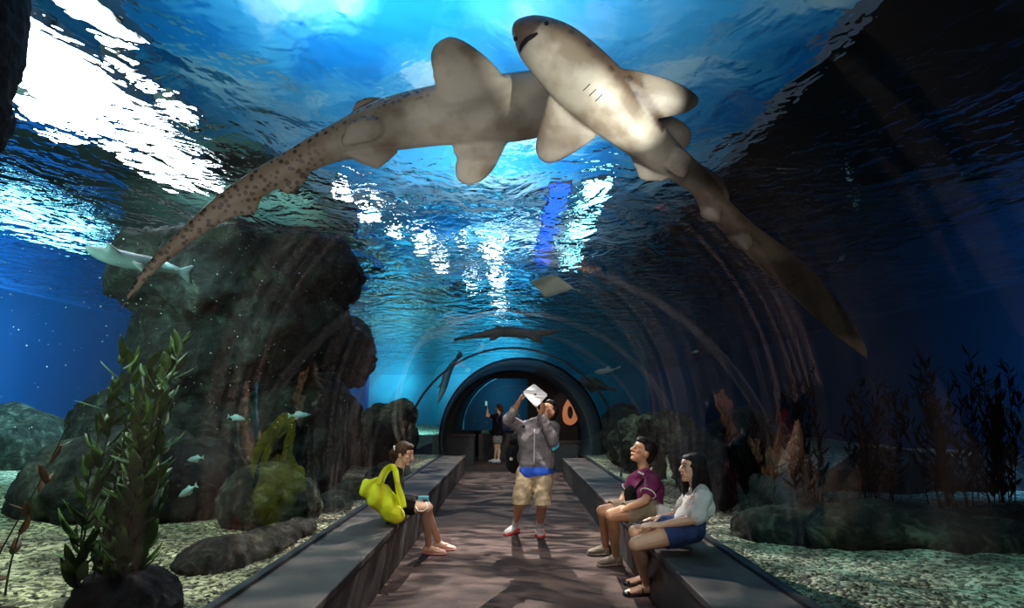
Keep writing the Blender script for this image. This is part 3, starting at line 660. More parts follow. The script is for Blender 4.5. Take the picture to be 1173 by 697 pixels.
# --- right shark, nearer
s2 = [(589, 38, 2.28, 9, .7), (596, 38, 2.27, 17, .75), (610, 44, 2.26, 26, .72), (635, 61, 2.25, 34, .68), (662, 86, 2.25, 37, .68), (688, 110, 2.27, 36, .7), (712, 134, 2.29, 31, .75), (736, 157, 2.32, 25, .8), (760, 178, 2.36, 21, .8),
      (782, 194, 2.4, 17, .8), (800, 208, 2.43, 15, .7), (820, 234, 2.5, 13.5, .6), (850, 266, 2.58, 15, .5), (880, 291, 2.66, 17, .42), (910, 317, 2.74, 18, .36), (940, 347, 2.82, 16, .34), (965, 375, 2.9, 12, .32), (984, 397, 2.95, 7, .3), (994, 411, 2.98, 1.8, .3)]
f2 = [([(690, 72), (712, 78), (731, 81), (767, 91), (791, 103), (801, 115), (791, 127), (770, 133), (731, 139), (705, 132), (690, 100)], 2.26, .028, (715, 100, .5, 0)),
      ([(632, 105), (624, 125), (618, 146), (613, 170), (621, 185), (637, 186), (664, 171), (683, 155), (676, 141), (660, 118)], 2.28, .026, (640, 120, 0, .6)),
      ([(712, 165), (722, 180), (728, 194), (734, 206), (748, 208), (762, 207), (772, 198), (750, 172)], 2.37, .015, (0, 0, 0, 0)),
      ([(745, 172), (768, 165), (792, 178), (790, 192), (784, 204), (768, 198)], 2.32, .013, (0, 0, 0, 0)),
      ([(745, 145), (761, 132), (778, 137), (791, 149), (790, 165), (775, 172)], 2.47, .018, (0, 0, 0, 0)),
      ([(803, 190), (822, 200), (831, 212), (836, 228), (818, 224)], 2.5, .012, (0, 0, 0, 0)),
      ([(797, 222), (801, 240), (804, 250), (815, 255), (826, 254), (824, 238)], 2.48, .012, (0, 0, 0, 0)),
      ([(828, 248), (831, 264), (836, 278), (858, 290), (862, 272), (845, 258)], 2.56, .012, (0, 0, 0, 0))]
PR = (RT * .65 + UP * .75).normalized()
MP_ = R(606, 49, 2.17); SN_ = (UP * .65 - RT * .75).normalized()
SN_ = (SN_ - (MP_ - CAM).normalized() * SN_.dot((MP_ - CAM).normalized())).normalized()
def bf2(co, n, s, vw, dist):
    pr = (PR - vw * PR.dot(vw)).normalized(); lat = (co - R(s[0], s[1], s[2])).dot(pr) / max(.02, s[3] * s[2] / F)
    a = sstep(.46, .8, lat + .10 * noise.noise(co * 6)) * (1 - .55 * sstep(1.0, 1.25, lat)) if s[0] < 745 else 0
    edge = sstep(-1.9, -3.0, lat) * .35
    return max(0, min(1, sstep(.1, .5, n.dot(vw)) + a + edge + .9 * sstep(-.004, .012, (co - MP_).dot(SN_)) + .9 * sstep(740, 830, s[0])))
me, pts2 = body_mesh(s2, f2, .007, bf2)
sh2 = mesh_obj('shark', me, M['shark_dark']); tag(sh2, 'dark brown zebra shark with pale throat crossing in front at top centre', 'shark', 'sharks over the tunnel')
def on(px, py, off=.001):
    h, n = hit(me, px, py); return h + n * off if h else R(px, py, 2.2)
bm = bmesh.new(); mp_ = [on(x, y) for x, y in spline([(596, 59), (598, 52), (604, 45), (611, 41), (616, 38)], 4)]
tube(bm, mp_, [.003 + .006 * math.sin(math.pi * i / (len(mp_) - 1)) for i in range(len(mp_))], 8); bm_obj('mouth', bm, M['black_cloth'], sh2)
bm = bmesh.new(); ball(bm, on(591, 44), .009); bm_obj('nostril', bm, M['eye_dark'], sh2)
bm = bmesh.new(); ball(bm, on(626, 27), .009); bm_obj('eye', bm, M['eye_dark'], sh2)
for k, (a, b) in enumerate([((668, 104), (676, 96)), ((675, 110), (683, 102)), ((682, 116), (690, 108))]):
    bm = bmesh.new(); tube(bm, [on(*a, 0), on((a[0] + b[0]) / 2, (a[1] + b[1]) / 2, 0), on(*b, 0)], .0018, 6); bm_obj('gill_slit', bm, M['black_cloth'], sh2)
# --- more distant animals
M['grey_fish'] = shark_mat('grey_fish', (.16, .2, .21), (.12, .15, .16), (.10, .12, .12), (.08, .1, .1), 10, .2)
M['pale_fish'] = mat('pale_fish', (.55, .68, .66), (.72, .82, .78), 8, .5)
M['brown_fish'] = mat('brown_fish', (.06, .045, .035), (.13, .10, .08), 8, .6)
def flat_bf(co, n, s, vw, dist): return sstep(.0, .5, n.z)
def animal(name, spine, fins, m, label, cat, vox, group=None):
    me, pp = body_mesh(spine, fins, vox, flat_bf, k=4)
    o = mesh_obj(name, me, m); tag(o, label, cat, group); recentre(o, pp[len(pp) // 2]); return o
animal('shark', [(98, 281, 6.4, 2, .6), (106, 287, 6.4, 6, .7), (125, 293, 6.4, 9.5, .8), (150, 299, 6.4, 9.5, .8), (175, 303, 6.4, 8, .7), (200, 309, 6.4, 5, .5), (214, 314, 6.4, 3, .4), (224, 318, 6.4, 1.4, .3)],
       [([(140, 292), (128, 280), (122, 278), (124, 290)], 6.35, .02, (0, 0, 0, 0)), ([(150, 300), (165, 315), (172, 317), (165, 303)], 6.3, .02, (0, 0, 0, 0)), ([(205, 308), (222, 303), (226, 306), (214, 316), (222, 326), (216, 326), (204, 314)], 6.4, .015, (0, 0, 0, 0))],
       M['grey_fish'], 'grey shark in the left distance under the bright ripples', 'shark', .016)
animal('shark', [(520, 389, 8.8, 2, .5), (540, 386, 8.8, 3, .6), (562, 382, 8.8, 5, .7), (580, 380, 8.8, 6, .8), (600, 382, 8.8, 6, .8), (618, 382, 8.8, 4.5, .7), (634, 380, 8.8, 2.6, .5), (648, 378, 8.8, 1, .4)],
       [([(600, 382), (612, 392), (622, 394), (618, 382)], 8.75, .02, (0, 0, 0, 0)), ([(575, 378), (566, 372), (580, 375)], 8.8, .02, (0, 0, 0, 0)), ([(575, 384), (565, 391), (560, 390), (566, 383)], 8.75, .02, (0, 0, 0, 0))],
       M['brown_fish'], 'dark slim shark swimming over the middle of the tunnel', 'shark', .018)
# white ray
bm = bmesh.new(); cp = closed_spline([(608, 323), (620, 319), (635, 315), (646, 322), (656, 330), (640, 336), (625, 340), (616, 331)], 5)
plate(bm, [R(x, y, 6.6 + .012 * (y - 327)) for x, y in cp], .045, V((.1, -.5, 1)), .004); tube(bm, [R(654, 330, 6.6), R(664, 334, 6.65), R(676, 339, 6.7)], [.012, .008, .003], 6)
o = mesh_obj('stingray', remesh(bm, .012, 2), M['pale_fish']); tag(o, 'white bellied ray gliding over the tunnel left of the blue streak', 'ray'); recentre(o, R(632, 327, 6.6))
o = animal('shark', [(524, 410, 14.5, 1.2, .4), (518, 418, 14.5, 3.2, .6), (512, 430, 14.3, 4.6, .7), (508, 444, 14.1, 4.2, .7), (504, 456, 14, 2.4, .5), (501, 464, 14, .9, .4)],
           [([(508, 436), (500, 445), (505, 443)], 14.2, .03, (0, 0, 0, 0)), ([(520, 416), (526, 402), (530, 408)], 14.5, .03, (0, 0, 0, 0))], M['grey_fish'], 'pale shark curving down left of the thin dark tunnel joint', 'shark', .024)
animal('fish', [(680, 427, 14.5, 1.2, .5), (687, 426, 14.5, 3.2, .6), (696, 424.5, 14.5, 3, .6), (704, 423, 14.5, 1.2, .5), (711, 420, 14.5, 2.2, .25)], [([(690, 424), (697, 419), (700, 423)], 14.5, .02, (0, 0, 0, 0))], M['pale_fish'], 'small pale fish above the rocks at the right of the far arch', 'fish', .02)
animal('fish', [(655, 441, 15, 1.5, .5), (664, 439, 15, 4.8, .6), (676, 440, 15, 6, .6), (690, 443, 15, 4.5, .6), (699, 446, 15, 2, .4), (706, 447, 15, 3.6, .2)], [([(668, 436), (680, 431), (690, 439)], 15, .03, (0, 0, 0, 0)), ([(672, 444), (678, 451), (684, 445)], 15, .03, (0, 0, 0, 0))], M['brown_fish'], 'dark plump fish beside the far arch above the orange sign', 'fish', .024)
# small fish: one body, tail and fins; eye a child
M['fish_blue'] = mat('fish_blue', (.22, .58, .68), (.5, .78, .8), 14, .4, c3=(.75, .8, .5))
def fish(px, py, Y, Lpx, ang, label, tall=.30, m='fish_blue', group='small pale blue fish', eye=True):
    c = P(px, py, Y); L = Lpx * Y / F; a = math.radians(ang); d = V((math.cos(a), .15, math.sin(a))).normalized(); up = V((-math.sin(a), 0, math.cos(a))); th = d.cross(up).normalized()
    bm = bmesh.new(); rings = []
    for t, h in ((-.5, .02), (-.46, .12), (-.36, .55), (-.2, .92), (-.02, 1), (.15, .8), (.27, .42), (.34, .2), (.38, .16)):
        rings.append((c - d * (t * L), up * (tall * L * .5 * h + .001), th * (tall * L * .24 * h + .0008)))
    loft(bm, rings, 14)
    def q(x, y): return c - d * (x * L) + up * (y * L)
    plate(bm, [q(.34, 0), q(.40, .07), q(.52, .15), (q(.47, 0)), q(.52, -.15), q(.40, -.07)], .005, th, .0015)
    plate(bm, [q(-.15, .10), q(-.02, .2), q(.16, .19), q(.2, .1), q(.02, .06)], .005, th, .0015)
    plate(bm, [q(.0, -.10), q(.1, -.2), q(.2, -.17), q(.2, -.06)], .005, th, .0015)
    o = mesh_obj('fish', remesh(bm, max(.003, L / 55), 1), M[m]); tag(o, label, 'fish', group); recentre(o, c)
    if eye:
        bm = bmesh.new()
        for s in (1, -1): ball(bm, q(-.38, .03) + th * s * tall * L * .13, L * .022, 8)
        bm_obj('eye', bm, M['eye_dark'], o)
    return o
fish(215, 563, 4.9, 26, 212, 'pale blue fish nearest the gravel, lowest of the fish beside the leafy plant')
fish(224, 526, 5.1, 21, 190, 'plump pale blue fish just above the lowest fish, right of the leafy plant')
fish(271, 479, 5.4, 20, -10, 'small pale fish in front of the dark rock, right of the leafy plant top')
fish(343, 476, 5.6, 25, 3, 'slim teal fish swimming right above the round mossy boulder', .24)
fish(974, 214, 6.5, 15, 75, 'small teal fish below the right shoreline of the ripples, upper of the right fish', .4, group='dim teal fish in the navy water')
fish(982, 242, 6.6, 13, 80, 'tiny dim teal fish just under the upper right fish', .3, group='dim teal fish in the navy water')
fish(964, 296, 6.6, 15, 40, 'dim teal fish halfway down the navy water, left of the brown shark tail', .35, group='dim teal fish in the navy water')
fish(797, 403, 7.5, 9, 10, 'tiny teal fish above the head of the seated woman', .35, group='dim teal fish in the navy water')

# suspended particles added as glimmer specks in front of the rock column
bm = bmesh.new(); bmesh.ops.create_icosphere(bm, subdivisions=1, radius=1); bv_ = np.array([q.co[:] for q in bm.verts]); bf_ = np.array([[q.index for q in t.verts] for t in bm.faces]); bm.free()
vs, fs, k = [], [], 0
rb = random.Random(11)
while k < 420:
    p = V((rb.uniform(-4.2, -1.5), rb.uniform(3.2, 7.5), rb.uniform(1.3, 3.4)))
    if math.hypot(p.x, p.z - GZ) < 1.8: continue
    vs.append(bv_ * rb.choice((.002, .003, .004, .006)) + np.array(p)); fs.append(bf_ + k * len(bv_)); k += 1
me = bpy.data.meshes.new('suspended_specks'); me.from_pydata(np.concatenate(vs).tolist(), [], np.concatenate(fs).tolist()); me.update()
M['suspended_speck'] = mat('suspended_speck', (.8, .9, .95), rough=.2)
tag(mesh_obj('suspended_specks', me, M['suspended_speck']), 'tiny pale suspended particles added as glimmer specks in front of the dark rock column', 'suspended_specks', kind='stuff')
# =================================================================== people
def T_torso(bm, J, g=0, top=True, low=True):
    hl, hr, ch, sl, sr = J['hl'], J['hr'], J['ch'], J['sl'], J['sr']
    k = J.get('k', 1); pc = (hl + hr) / 2; lh = (hr - hl).normalized(); l = (sr - sl).normalized(); wc = J.get('wc', pc.lerp(ch, .5)); nb = J['nb']
    A = [(pc, lh, .065 * k, .105 * k + g), (wc, (l + lh).normalized(), .05 * k, .092 * k + g), (ch, l, .068 * k, .1 * k + g)]
    if not low: A = A[1:]
    if not top: A = A[:2]
    for c, q, o, r in A: cap(bm, c - q * o, r, c + q * o, r, 16)
    for (c, q, o, r), (c2, q2, o2, r2) in zip(A, A[1:]):
        for s in (-1, 0, 1): cap(bm, c + q * o * s, r, c2 + q2 * o2 * s, r2, 16)
    if top:
        for s, sh in ((-1, sl), (1, sr)):
            cap(bm, ch + l * .06 * k * s, .09 * k + g, ch.lerp(sh, .72) , .072 * k + g, 14)
            cap(bm, ch.lerp(sh, .72), .07 * k + g, sh, .052 * k + g, 12)
            cap(bm, sh, .048 * k + g, nb - (J['hd'] - nb).normalized() * .015, .05 * k + g * .6, 12)
def face_frame(J):
    f = J['f'].normalized(); u = (J['hd'] - J['nb']).normalized(); u = (u * .5 + V(J.get('u', (0, 0, 1))))
    u = (u - f * u.dot(f)).normalized(); return f, u, f.cross(u).normalized()
def T_head(bm, J):
    f, u, l = face_frame(J); c = J['hd']; s = J.get('hs', 1.0); rot = Matrix((l, f, u)).transposed()
    cap(bm, J['nb'] - V((0, 0, .03)), .056, c - u * .05 * s - f * .012, .050, 14)
    ball(bm, c + u * .022 * s - f * .012 * s, (.076 * s, .095 * s, .09 * s), 20, rot)
    ball(bm, c - u * .045 * s + f * .028 * s, (.057 * s, .062 * s, .062 * s), 16, rot)
    ball(bm, c - u * .092 * s + f * .062 * s, (.026 * s, .024 * s, .02 * s), 12, rot)
    ball(bm, c + u * .035 * s + f * .045 * s, (.062 * s, .046 * s, .045 * s), 14, rot)
    cap(bm, c + f * .088 * s + u * .012 * s, .010 * s, c + f * .108 * s - u * .026 * s, .0145 * s, 10)
    for q in (-1, 1):
        ball(bm, c + l * q * .016 * s + f * .092 * s - u * .028 * s, .010 * s, 8)
        ball(bm, c + l * q * .036 * s + f * .064 * s - u * .018 * s, .022 * s, 10)
        ball(bm, c + l * q * .030 * s + f * .078 * s + u * .026 * s, (.022 * s, .010 * s, .008 * s), 10, rot)
        ball(bm, c + l * q * .078 * s - f * .006 * s - u * .008 * s, (.009 * s, .020 * s, .031 * s), 10, rot)
    cap(bm, c - l * .017 * s + f * .082 * s - u * .056 * s, .010 * s, c + l * .017 * s + f * .082 * s - u * .056 * s, .010 * s, 8)
def head_parts(J, root, skinm, hair, hairm, brow='hair_black'):
    f, u, l = face_frame(J); c = J['hd']; s = J.get('hs', 1.0); rot = Matrix((l, f, u)).transposed()
    for q in (-1, 1):
        bm = bmesh.new(); ball(bm, c + l * q * .030 * s + f * .080 * s + u * .006 * s, (.013 * s, .009 * s, .0065 * s), 10, rot); e = bm_obj('eye', bm, M['eye_white'], root)
        bm = bmesh.new(); ball(bm, c + l * q * .030 * s + f * .089 * s + u * .006 * s, .0062 * s, 8); ob = bm_obj('iris', bm, M['eye_dark']); ob.parent = e; ob.location = -world_loc(e)
        bm = bmesh.new(); cap(bm, c + l * q * .018 * s + f * .092 * s + u * .028 * s, .004, c + l * q * .046 * s + f * .078 * s + u * .029 * s, .003, 6); bm_obj('eyebrow', bm, M[brow], root)
    bm = bmesh.new(); ball(bm, c + f * .090 * s - u * .056 * s, (.022 * s, .008 * s, .008 * s), 10, rot); bm_obj('lips', bm, M['lips'], root)
    bm = bmesh.new(); hair(bm, c, f, u, l, s, rot)
    me = remesh(bm, .007, 2, .5, lambda p: .004 * noise.noise(p * 55)); mesh_obj('hair', me, M[hairm], root)
def hair_short(bm, c, f, u, l, s, rot):
    ball(bm, c + u * .038 * s - f * .028 * s, (.086 * s, .097 * s, .086 * s), 20, rot)
    ball(bm, c - f * .065 * s - u * .01 * s, (.074 * s, .055 * s, .08 * s), 16, rot)
    ball(bm, c + u * .085 * s + f * .035 * s, (.066 * s, .062 * s, .04 * s), 14, rot)
    for q in (-1, 1): ball(bm, c + l * q * .07 * s - f * .02 * s + u * .03 * s, (.018 * s, .04 * s, .04 * s), 10, rot)
def hair_long(bm, c, f, u, l, s, rot):
    ball(bm, c + u * .036 * s - f * .022 * s, (.088 * s, .1 * s, .09 * s), 20, rot)
    ball(bm, c + u * .07 * s + f * .03 * s, (.066 * s, .055 * s, .04 * s), 14, rot)
    dn = V((0, 0, -1))
    for q in (-1, -.5, 0, .5, 1):
        a = c + l * q * .07 * s - f * .045 * s
        cap(bm, a, .045, a + dn * .14 - f * .02, .05, 10); cap(bm, a + dn * .14 - f * .02, .05, a + dn * (.26 + .02 * abs(q)) + f * .01, .028, 10)
    for q in (-1, 1):
        a = c + l * q * .072 * s + f * .01 * s; cap(bm, a + u * .03, .026, a + dn * .12 + f * .015, .03, 10); cap(bm, a + dn * .12 + f * .015, .03, a + dn * .25 + f * .02, .018, 10)
def hair_bun(bm, c, f, u, l, s, rot):
    ball(bm, c + u * .038 * s - f * .020 * s, (.086 * s, .1 * s, .09 * s), 20, rot); ball(bm, c + u * .078 * s + f * .034 * s, (.066 * s, .055 * s, .042 * s), 14, rot)
    ball(bm, c - f * .06 * s - u * .02 * s, (.068 * s, .05 * s, .07 * s), 16, rot)
    ball(bm, c - f * .118 * s - u * .02 * s, (.04 * s, .042 * s, .045 * s), 14, rot); cap(bm, c - f * .13 - u * .03, .032, c - f * .12 - u * .12, .016, 10)
    for q in (-1, 1): ball(bm, c + l * q * .07 * s - f * .01 * s + u * .02 * s, (.018 * s, .045 * s, .045 * s), 10, rot)
def T_arm(bm, s, e, w, g=0, k=1, a=True, b=True):
    if a: cap(bm, s, .050 * k + g, s.lerp(e, .5), .046 * k + g, 12); cap(bm, s.lerp(e, .5), .046 * k + g, e, .038 * k + g, 12)
    if b: cap(bm, e, .038 * k + g, e.lerp(w, .35), .038 * k + g, 12); cap(bm, e.lerp(w, .35), .038 * k + g, w, .025 * k + g, 12)
def T_leg(bm, h, kn, an, k=1):
    cap(bm, h, .088 * k, h.lerp(kn, .5), .076 * k, 14); cap(bm, h.lerp(kn, .5), .076 * k, kn, .054 * k, 14)
    d = (an - kn).normalized(); back = J_BACK[0]
    cap(bm, kn, .052 * k, kn.lerp(an, .32) + back * .014, .055 * k, 14); cap(bm, kn.lerp(an, .32) + back * .014, .055 * k, kn.lerp(an, .7), .040 * k, 14); cap(bm, kn.lerp(an, .7), .040 * k, an, .034 * k, 12)
J_BACK = [V((0, 0, 0))]
def foot_rings(an, d, gz_, k=1, prof=None):
    d = V((d.x, d.y, 0)).normalized(); s = V((-d.y, d.x, 0)); out = []
    prof = prof or [(-.062, .018, .03), (-.055, .028, .055), (-.03, .035, .085), (.01, .036, .09), (.05, .039, .07), (.10, .045, .05), (.145, .043, .038), (.175, .034, .030), (.19, .018, .02)]
    for t, w, h in prof: out.append((V((an.x, an.y, gz_ + h * k / 2)) + d * t * k, s * w * k, V((0, 0, h * k / 2))))
    return out
def T_hand(bm, w, d, n, thumb=1, curl=.6, k=1.0, curls=None):
    """w wrist, d along the hand, n back of the hand; fingers bend away from n; thumb=+1/-1 side"""
    d = d.normalized(); n = (n - d * n.dot(d)).normalized(); l = d.cross(n).normalized() * thumb
    for j in range(4):
        b = w + d * (.086 - .006 * abs(j - 1.3)) * k + l * (1.5 - j) * .0205 * k
        cap(bm, w + l * (1.5 - j) * .011 * k + d * .008, .0165 * k, b, .0115 * k, 8)
        a = 0; p = b; c_ = curls[j] if curls else curl; Ls = [(.042, .025, .02), (.047, .028, .022), (.043, .026, .021), (.033, .02, .018)][j]
        for q, ln in enumerate(Ls):
            a += c_ * (.55, .75, .5)[q]; dd = d * math.cos(a) - n * math.sin(a); e = p + dd * ln * k
            cap(bm, p, (.0088 - .0007 * q) * k, e, (.0081 - .0008 * q) * k, 8); p = e
    t0 = w + d * .022 * k + l * .022 * k - n * .006; t1 = t0 + (d * .62 + l * .72 - n * .25).normalized() * .042 * k; t2 = t1 + (d * .86 + l * .35 - n * .35).normalized() * .032 * k; t3 = t2 + (d * .95 + l * .05 - n * .35).normalized() * .024 * k
    for a_, ra, b_, rb in ((t0, .014, t1, .0105), (t1, .0105, t2, .009), (t2, .009, t3, .0075)): cap(bm, a_, ra * k, b_, rb * k, 8)
def body_obj(J, root, m, hands, feet, vox=.0048, k=1.0, arms=True):
    bm = bmesh.new(); T_torso(bm, J); T_head(bm, J)
    T_arm(bm, J['sl'], J['el'], J['wl'], 0, k * .93); T_arm(bm, J['sr'], J['er'], J['wr'], 0, k * .93)
    T_leg(bm, J['hl'], J['kl'], J['al'], k); T_leg(bm, J['hr'], J['kr'], J['ar'], k)
    for h in hands: T_hand(bm, *h)
    for an, d in feet: loft(bm, foot_rings(an, d, an.z - .075), 14); cap(bm, an, .034, an - V((0, 0, .03)), .034, 10)
    me = remesh(bm, vox, 2, .5); return mesh_obj('body', me, m, root)
def cloth(name, build, m, root, vox=.009, fold=.006, freq=14, sm=4, lab=None, cut=None):
    bm = bmesh.new(); build(bm); me = remesh(bm, vox, sm, .5, lambda p: fold * noise.noise(V((p.x * freq, p.y * freq, p.z * freq * .8))) + fold * .4 * noise.noise(p * freq * 2.6))
    if cut:   # a clean open hem, then real cloth thickness
        bm = bmesh.new(); bm.from_mesh(me)
        for co, no in cut: bmesh.ops.bisect_plane(bm, geom=bm.verts[:] + bm.edges[:] + bm.faces[:], plane_co=co, plane_no=no, clear_outer=True)
        bmesh.ops.solidify(bm, geom=bm.faces[:], thickness=.006); bm.to_mesh(me); bm.free()
    o = mesh_obj(name, me, M[m], root)
    if lab: o['label'] = lab
    return o
def person(name, loc, label): return empty(name, loc, label, 'person')
def shoe(an, d, root, m, sole_m, prof=None, name='shoe', socks=None):
    gz_ = an.z - .085
    bm = bmesh.new(); loft(bm, [(c + V((0, 0, .006)), a * 1.13, b * 1.12) for c, a, b in foot_rings(an, d, gz_ + .015, 1.02)], 16); cap(bm, an - V((0, 0, .005)), .042, an - V((0, 0, .04)), .044, 12)
    sh = mesh_obj(name, remesh(bm, .006, 2), M[m], root)
    bm = bmesh.new(); rr = foot_rings(an, d, gz_, 1.04); loft(bm, [(V((c.x, c.y, gz_ + .014)), a * 1.22, V((0, 0, .014))) for c, a, b in rr], 16)
    s = bm_obj('sole', bm, M[sole_m]); s.parent = sh; s.location = -world_loc(sh)
    return sh
D = V
# ---------------------------------------------------------------- man with the tablet
g1, g2 = Z(590, 611, 0), Z(618, 613, 0)
J = dict(hl=P(603, 541, 6.42), hr=P(623, 541, 6.42), ch=P(614, 505, 6.40), sl=P(599, 491, 6.42), sr=P(633, 490, 6.40), nb=P(618, 483, 6.40), hd=P(628, 472, 6.38), k=1.08,
         kl=P(596, 576, 6.34), kr=P(621, 577, 6.32), al=g1 + V((0, 0, .085)), ar=g2 + V((0, 0, .085)), el=P(582, 482, 6.18), wl=P(594, 461, 5.98), er=P(634, 505, 6.10), wr=P(620, 476, 5.98), f=V((-.45, -.62, .62)), u=(0.3, .5, .8), hs=1.0)
J_BACK[0] = V((0, 1, 0))
man = person('person', V((g1.x * .5 + g2.x * .5, 6.4, 0)), 'standing man in grey hooded jacket and khaki shorts holding up a white tablet')
TB = [P(611.5, 440, 6.05), P(627.5, 453, 5.97), P(614, 467.5, 5.86), P(598.5, 450, 5.94)]
tc_ = sum(TB, V()) / 4
body_obj(J, man, M['skin_tan'], [(J['wl'], TB[3].lerp(TB[0], .35) - J['wl'] + V((-.02, 0, 0)), V((-.9, .1, .1)), -1, .8, .95), (J['wr'], V((.03, -.02, .12)), V((.5, -.6, .2)), -1, .8, .95)], [], k=1.05)
head_parts(J, man, 'skin_tan', hair_short, 'hair_black')
def hoodie(bm):
    T_torso(bm, dict(J, hl=P(604, 524, 6.42), hr=P(624, 524, 6.42)), .028); T_arm(bm, J['sl'], J['el'], J['el'].lerp(J['wl'], .55), .024); T_arm(bm, J['sr'], J['er'], J['er'].lerp(J['wr'], .92), .026)
    cap(bm, P(612, 484, 6.52), .06, P(630, 484, 6.52), .06); cap(bm, P(606, 530, 6.40), .118, P(624, 530, 6.40), .118)
hd_ = cloth('hooded_jacket', hoodie, 'grey_fleece', man, .010, .014, 11, cut=[(P(614, 536.5, 6.4), V((0, 0, -1)))])
bm = bmesh.new(); bv = BVHTree.FromPolygons([v.co[:] for v in hd_.data.vertices], [p.vertices[:] for p in hd_.data.polygons])
def on_cloth(px, py, off=.002):
    h = bv.ray_cast(CAM, ray(px, py).normalized()); return (h[0] - ray(px, py).normalized() * off) if h[0] else None
zp = [q for q in (on_cloth(612.5 - .02 * (y - 490) , y) for y in range(492, 536, 4)) if q]; tube(bm, zp, .006, 6); z_ = bm_obj('zip', bm, M['white_cloth']); z_.parent = hd_; z_.location = -world_loc(hd_)
def shirt(bm):
    for y, o in ((532, -.022), (540, .002)): cap(bm, P(606, y, 6.40), .116 + o, P(622, y, 6.40), .116 + o, 16)
cloth('shirt', shirt, 'blue_cloth', man, .009, .010, 13, cut=[(P(614, 544.5, 6.4), V((.12, 0, -1)))])
def shorts(bm):
    T_torso(bm, dict(J, ch=P(613, 520, 6.4)), .012, top=False)
    for h, k_ in ((J['hl'], J['kl']), (J['hr'], J['kr'])): cap(bm, h, .112, k_ + V((0, 0, -.04)), .094, 16)
sh_ = cloth('shorts', shorts, 'khaki', man, .009, .016, 10, cut=[(P(610, 577.5, 6.35), V((0, 0, -1)))])
for a, kn in ((J['al'], J['kl']), (J['ar'], J['kr'])):
    bm = bmesh.new(); cap(bm, a, .043, a.lerp(kn, .28), .045, 14); mesh_obj('sock', remesh(bm, .007, 2), M['white_cloth'], man)
for a, d in ((J['al'], V((-.62, -.78, 0))), (J['ar'], V((.02, -1, 0)))):
    s = shoe(a, d, man, 'white_cloth', 'shoe_red', name='running_shoe')
    d = d.normalized(); sd = V((-d.y, d.x, 0))
    for q in (-1, 1):
        bm = bmesh.new(); tube(bm, [a + d * t + sd * q * w + V((0, 0, z)) for t, w, z in ((-.05, .036, -.045), (0, .046, -.03), (.05, .05, -.045), (.1, .054, -.055), (.15, .048, -.06))], .010, 8); p_ = bm_obj('side_panel', bm, M['shoe_red']); p_.parent = s; p_.location = -world_loc(s)
# tablet held up
def quad_slab(name, c4, th, m, label=None, cat=None, parent=None):
    n = (c4[1] - c4[0]).cross(c4[3] - c4[0]).normalized(); bm = bmesh.new()
    a = [bm.verts.new(c + n * th / 2) for c in c4]; b = [bm.verts.new(c - n * th / 2) for c in c4]
    bm.faces.new(a); bm.faces.new(b[::-1])
    for i in range(4): bm.faces.new((a[i], b[i], b[(i + 1) % 4], a[(i + 1) % 4]))
    bmesh.ops.bevel(bm, geom=[e for e in bm.edges if len({v for v in e.verts} & set(a)) == 1], offset=.012, segments=3, affect='EDGES')
    return bm_obj(name, bm, m, parent, False), n
te = empty('tablet', tc_, 'white tablet computer held up above his face by the standing man', 'tablet')
tb, n_ = quad_slab('casing', TB, .010, M['white_plastic'], parent=te)
if n_.dot(CAM - tc_) < 0: n_ = -n_
bm = bmesh.new(); ux = (TB[1] - TB[0]).normalized(); uy = (TB[3] - TB[0]).normalized()
plate(bm, [tc_ + n_ * .006 + ux * .013 * math.cos(t) + uy * (.015 * math.sin(t)) for t in [2 * math.pi * i / 14 for i in range(14)]], .001, n_, .0006)
lg = bm_obj('emblem', bm, M['dark_logo'], te); lg['label'] = 'small dark round emblem on the back of the tablet'
bm = bmesh.new(); lf = tc_ + n_ * .006 - uy * .019 + ux * .003; plate(bm, [lf + ux * .005 * math.cos(t) + uy * .003 * math.sin(t) for t in [2 * math.pi * i / 8 for i in range(8)]], .001, n_, .0006); bm_obj('emblem_leaf', bm, M['dark_logo'], te)
IN = [c.lerp(tc_, .1) - n_ * .0055 for c in TB]; quad_slab('screen', IN, .002, M['screen'], parent=te)
# his backpack and booklet
def bag_mesh(name, balls, m, loc, label, cat, vox=.01, fold=.012, freq=12):
    e = empty(name, loc, label, cat); bm = bmesh.new()
    for p, r in balls: ball(bm, p, r, 14)
    me = remesh(bm, vox, 4, .5, lambda p: fold * noise.noise(p * freq) + fold * .5 * noise.noise(p * freq * 2.5)); mesh_obj('bag_body', me, M[m], e); return e
bp_ = bag_mesh('backpack', [(P(594, 506, 6.62), (.11, .09, .12)), (P(591, 520, 6.62), (.12, .10, .14)), (P(590, 532, 6.62), (.11, .10, .10)), (P(604, 515, 6.65), (.12, .09, .2))], 'black_cloth', P(594, 520, 6.6), 'black backpack on the back of the standing man, showing at his side', 'backpack')
bm = bmesh.new(); tube(bm, [P(600, 489, 6.27), P(596, 487, 6.40), P(594, 494, 6.55)], .014, 8); bm_obj('strap', bm, M['black_cloth'], bp_)
bm = bmesh.new(); ball(bm, P(585.5, 526, 6.52), (.02, .012, .02), 10); bm_obj('buckle', bm, M['white_paint'], bp_)
o, _ = quad_slab('booklet', [P(630, 507, 6.22), P(637, 502.5, 6.25), P(641.5, 511, 6.2), P(633, 518, 6.17)], .012, M['cyan_card']); tag(o, 'cyan booklet tucked under the arm of the standing man', 'booklet'); recentre(o, P(635, 510, 6.2))

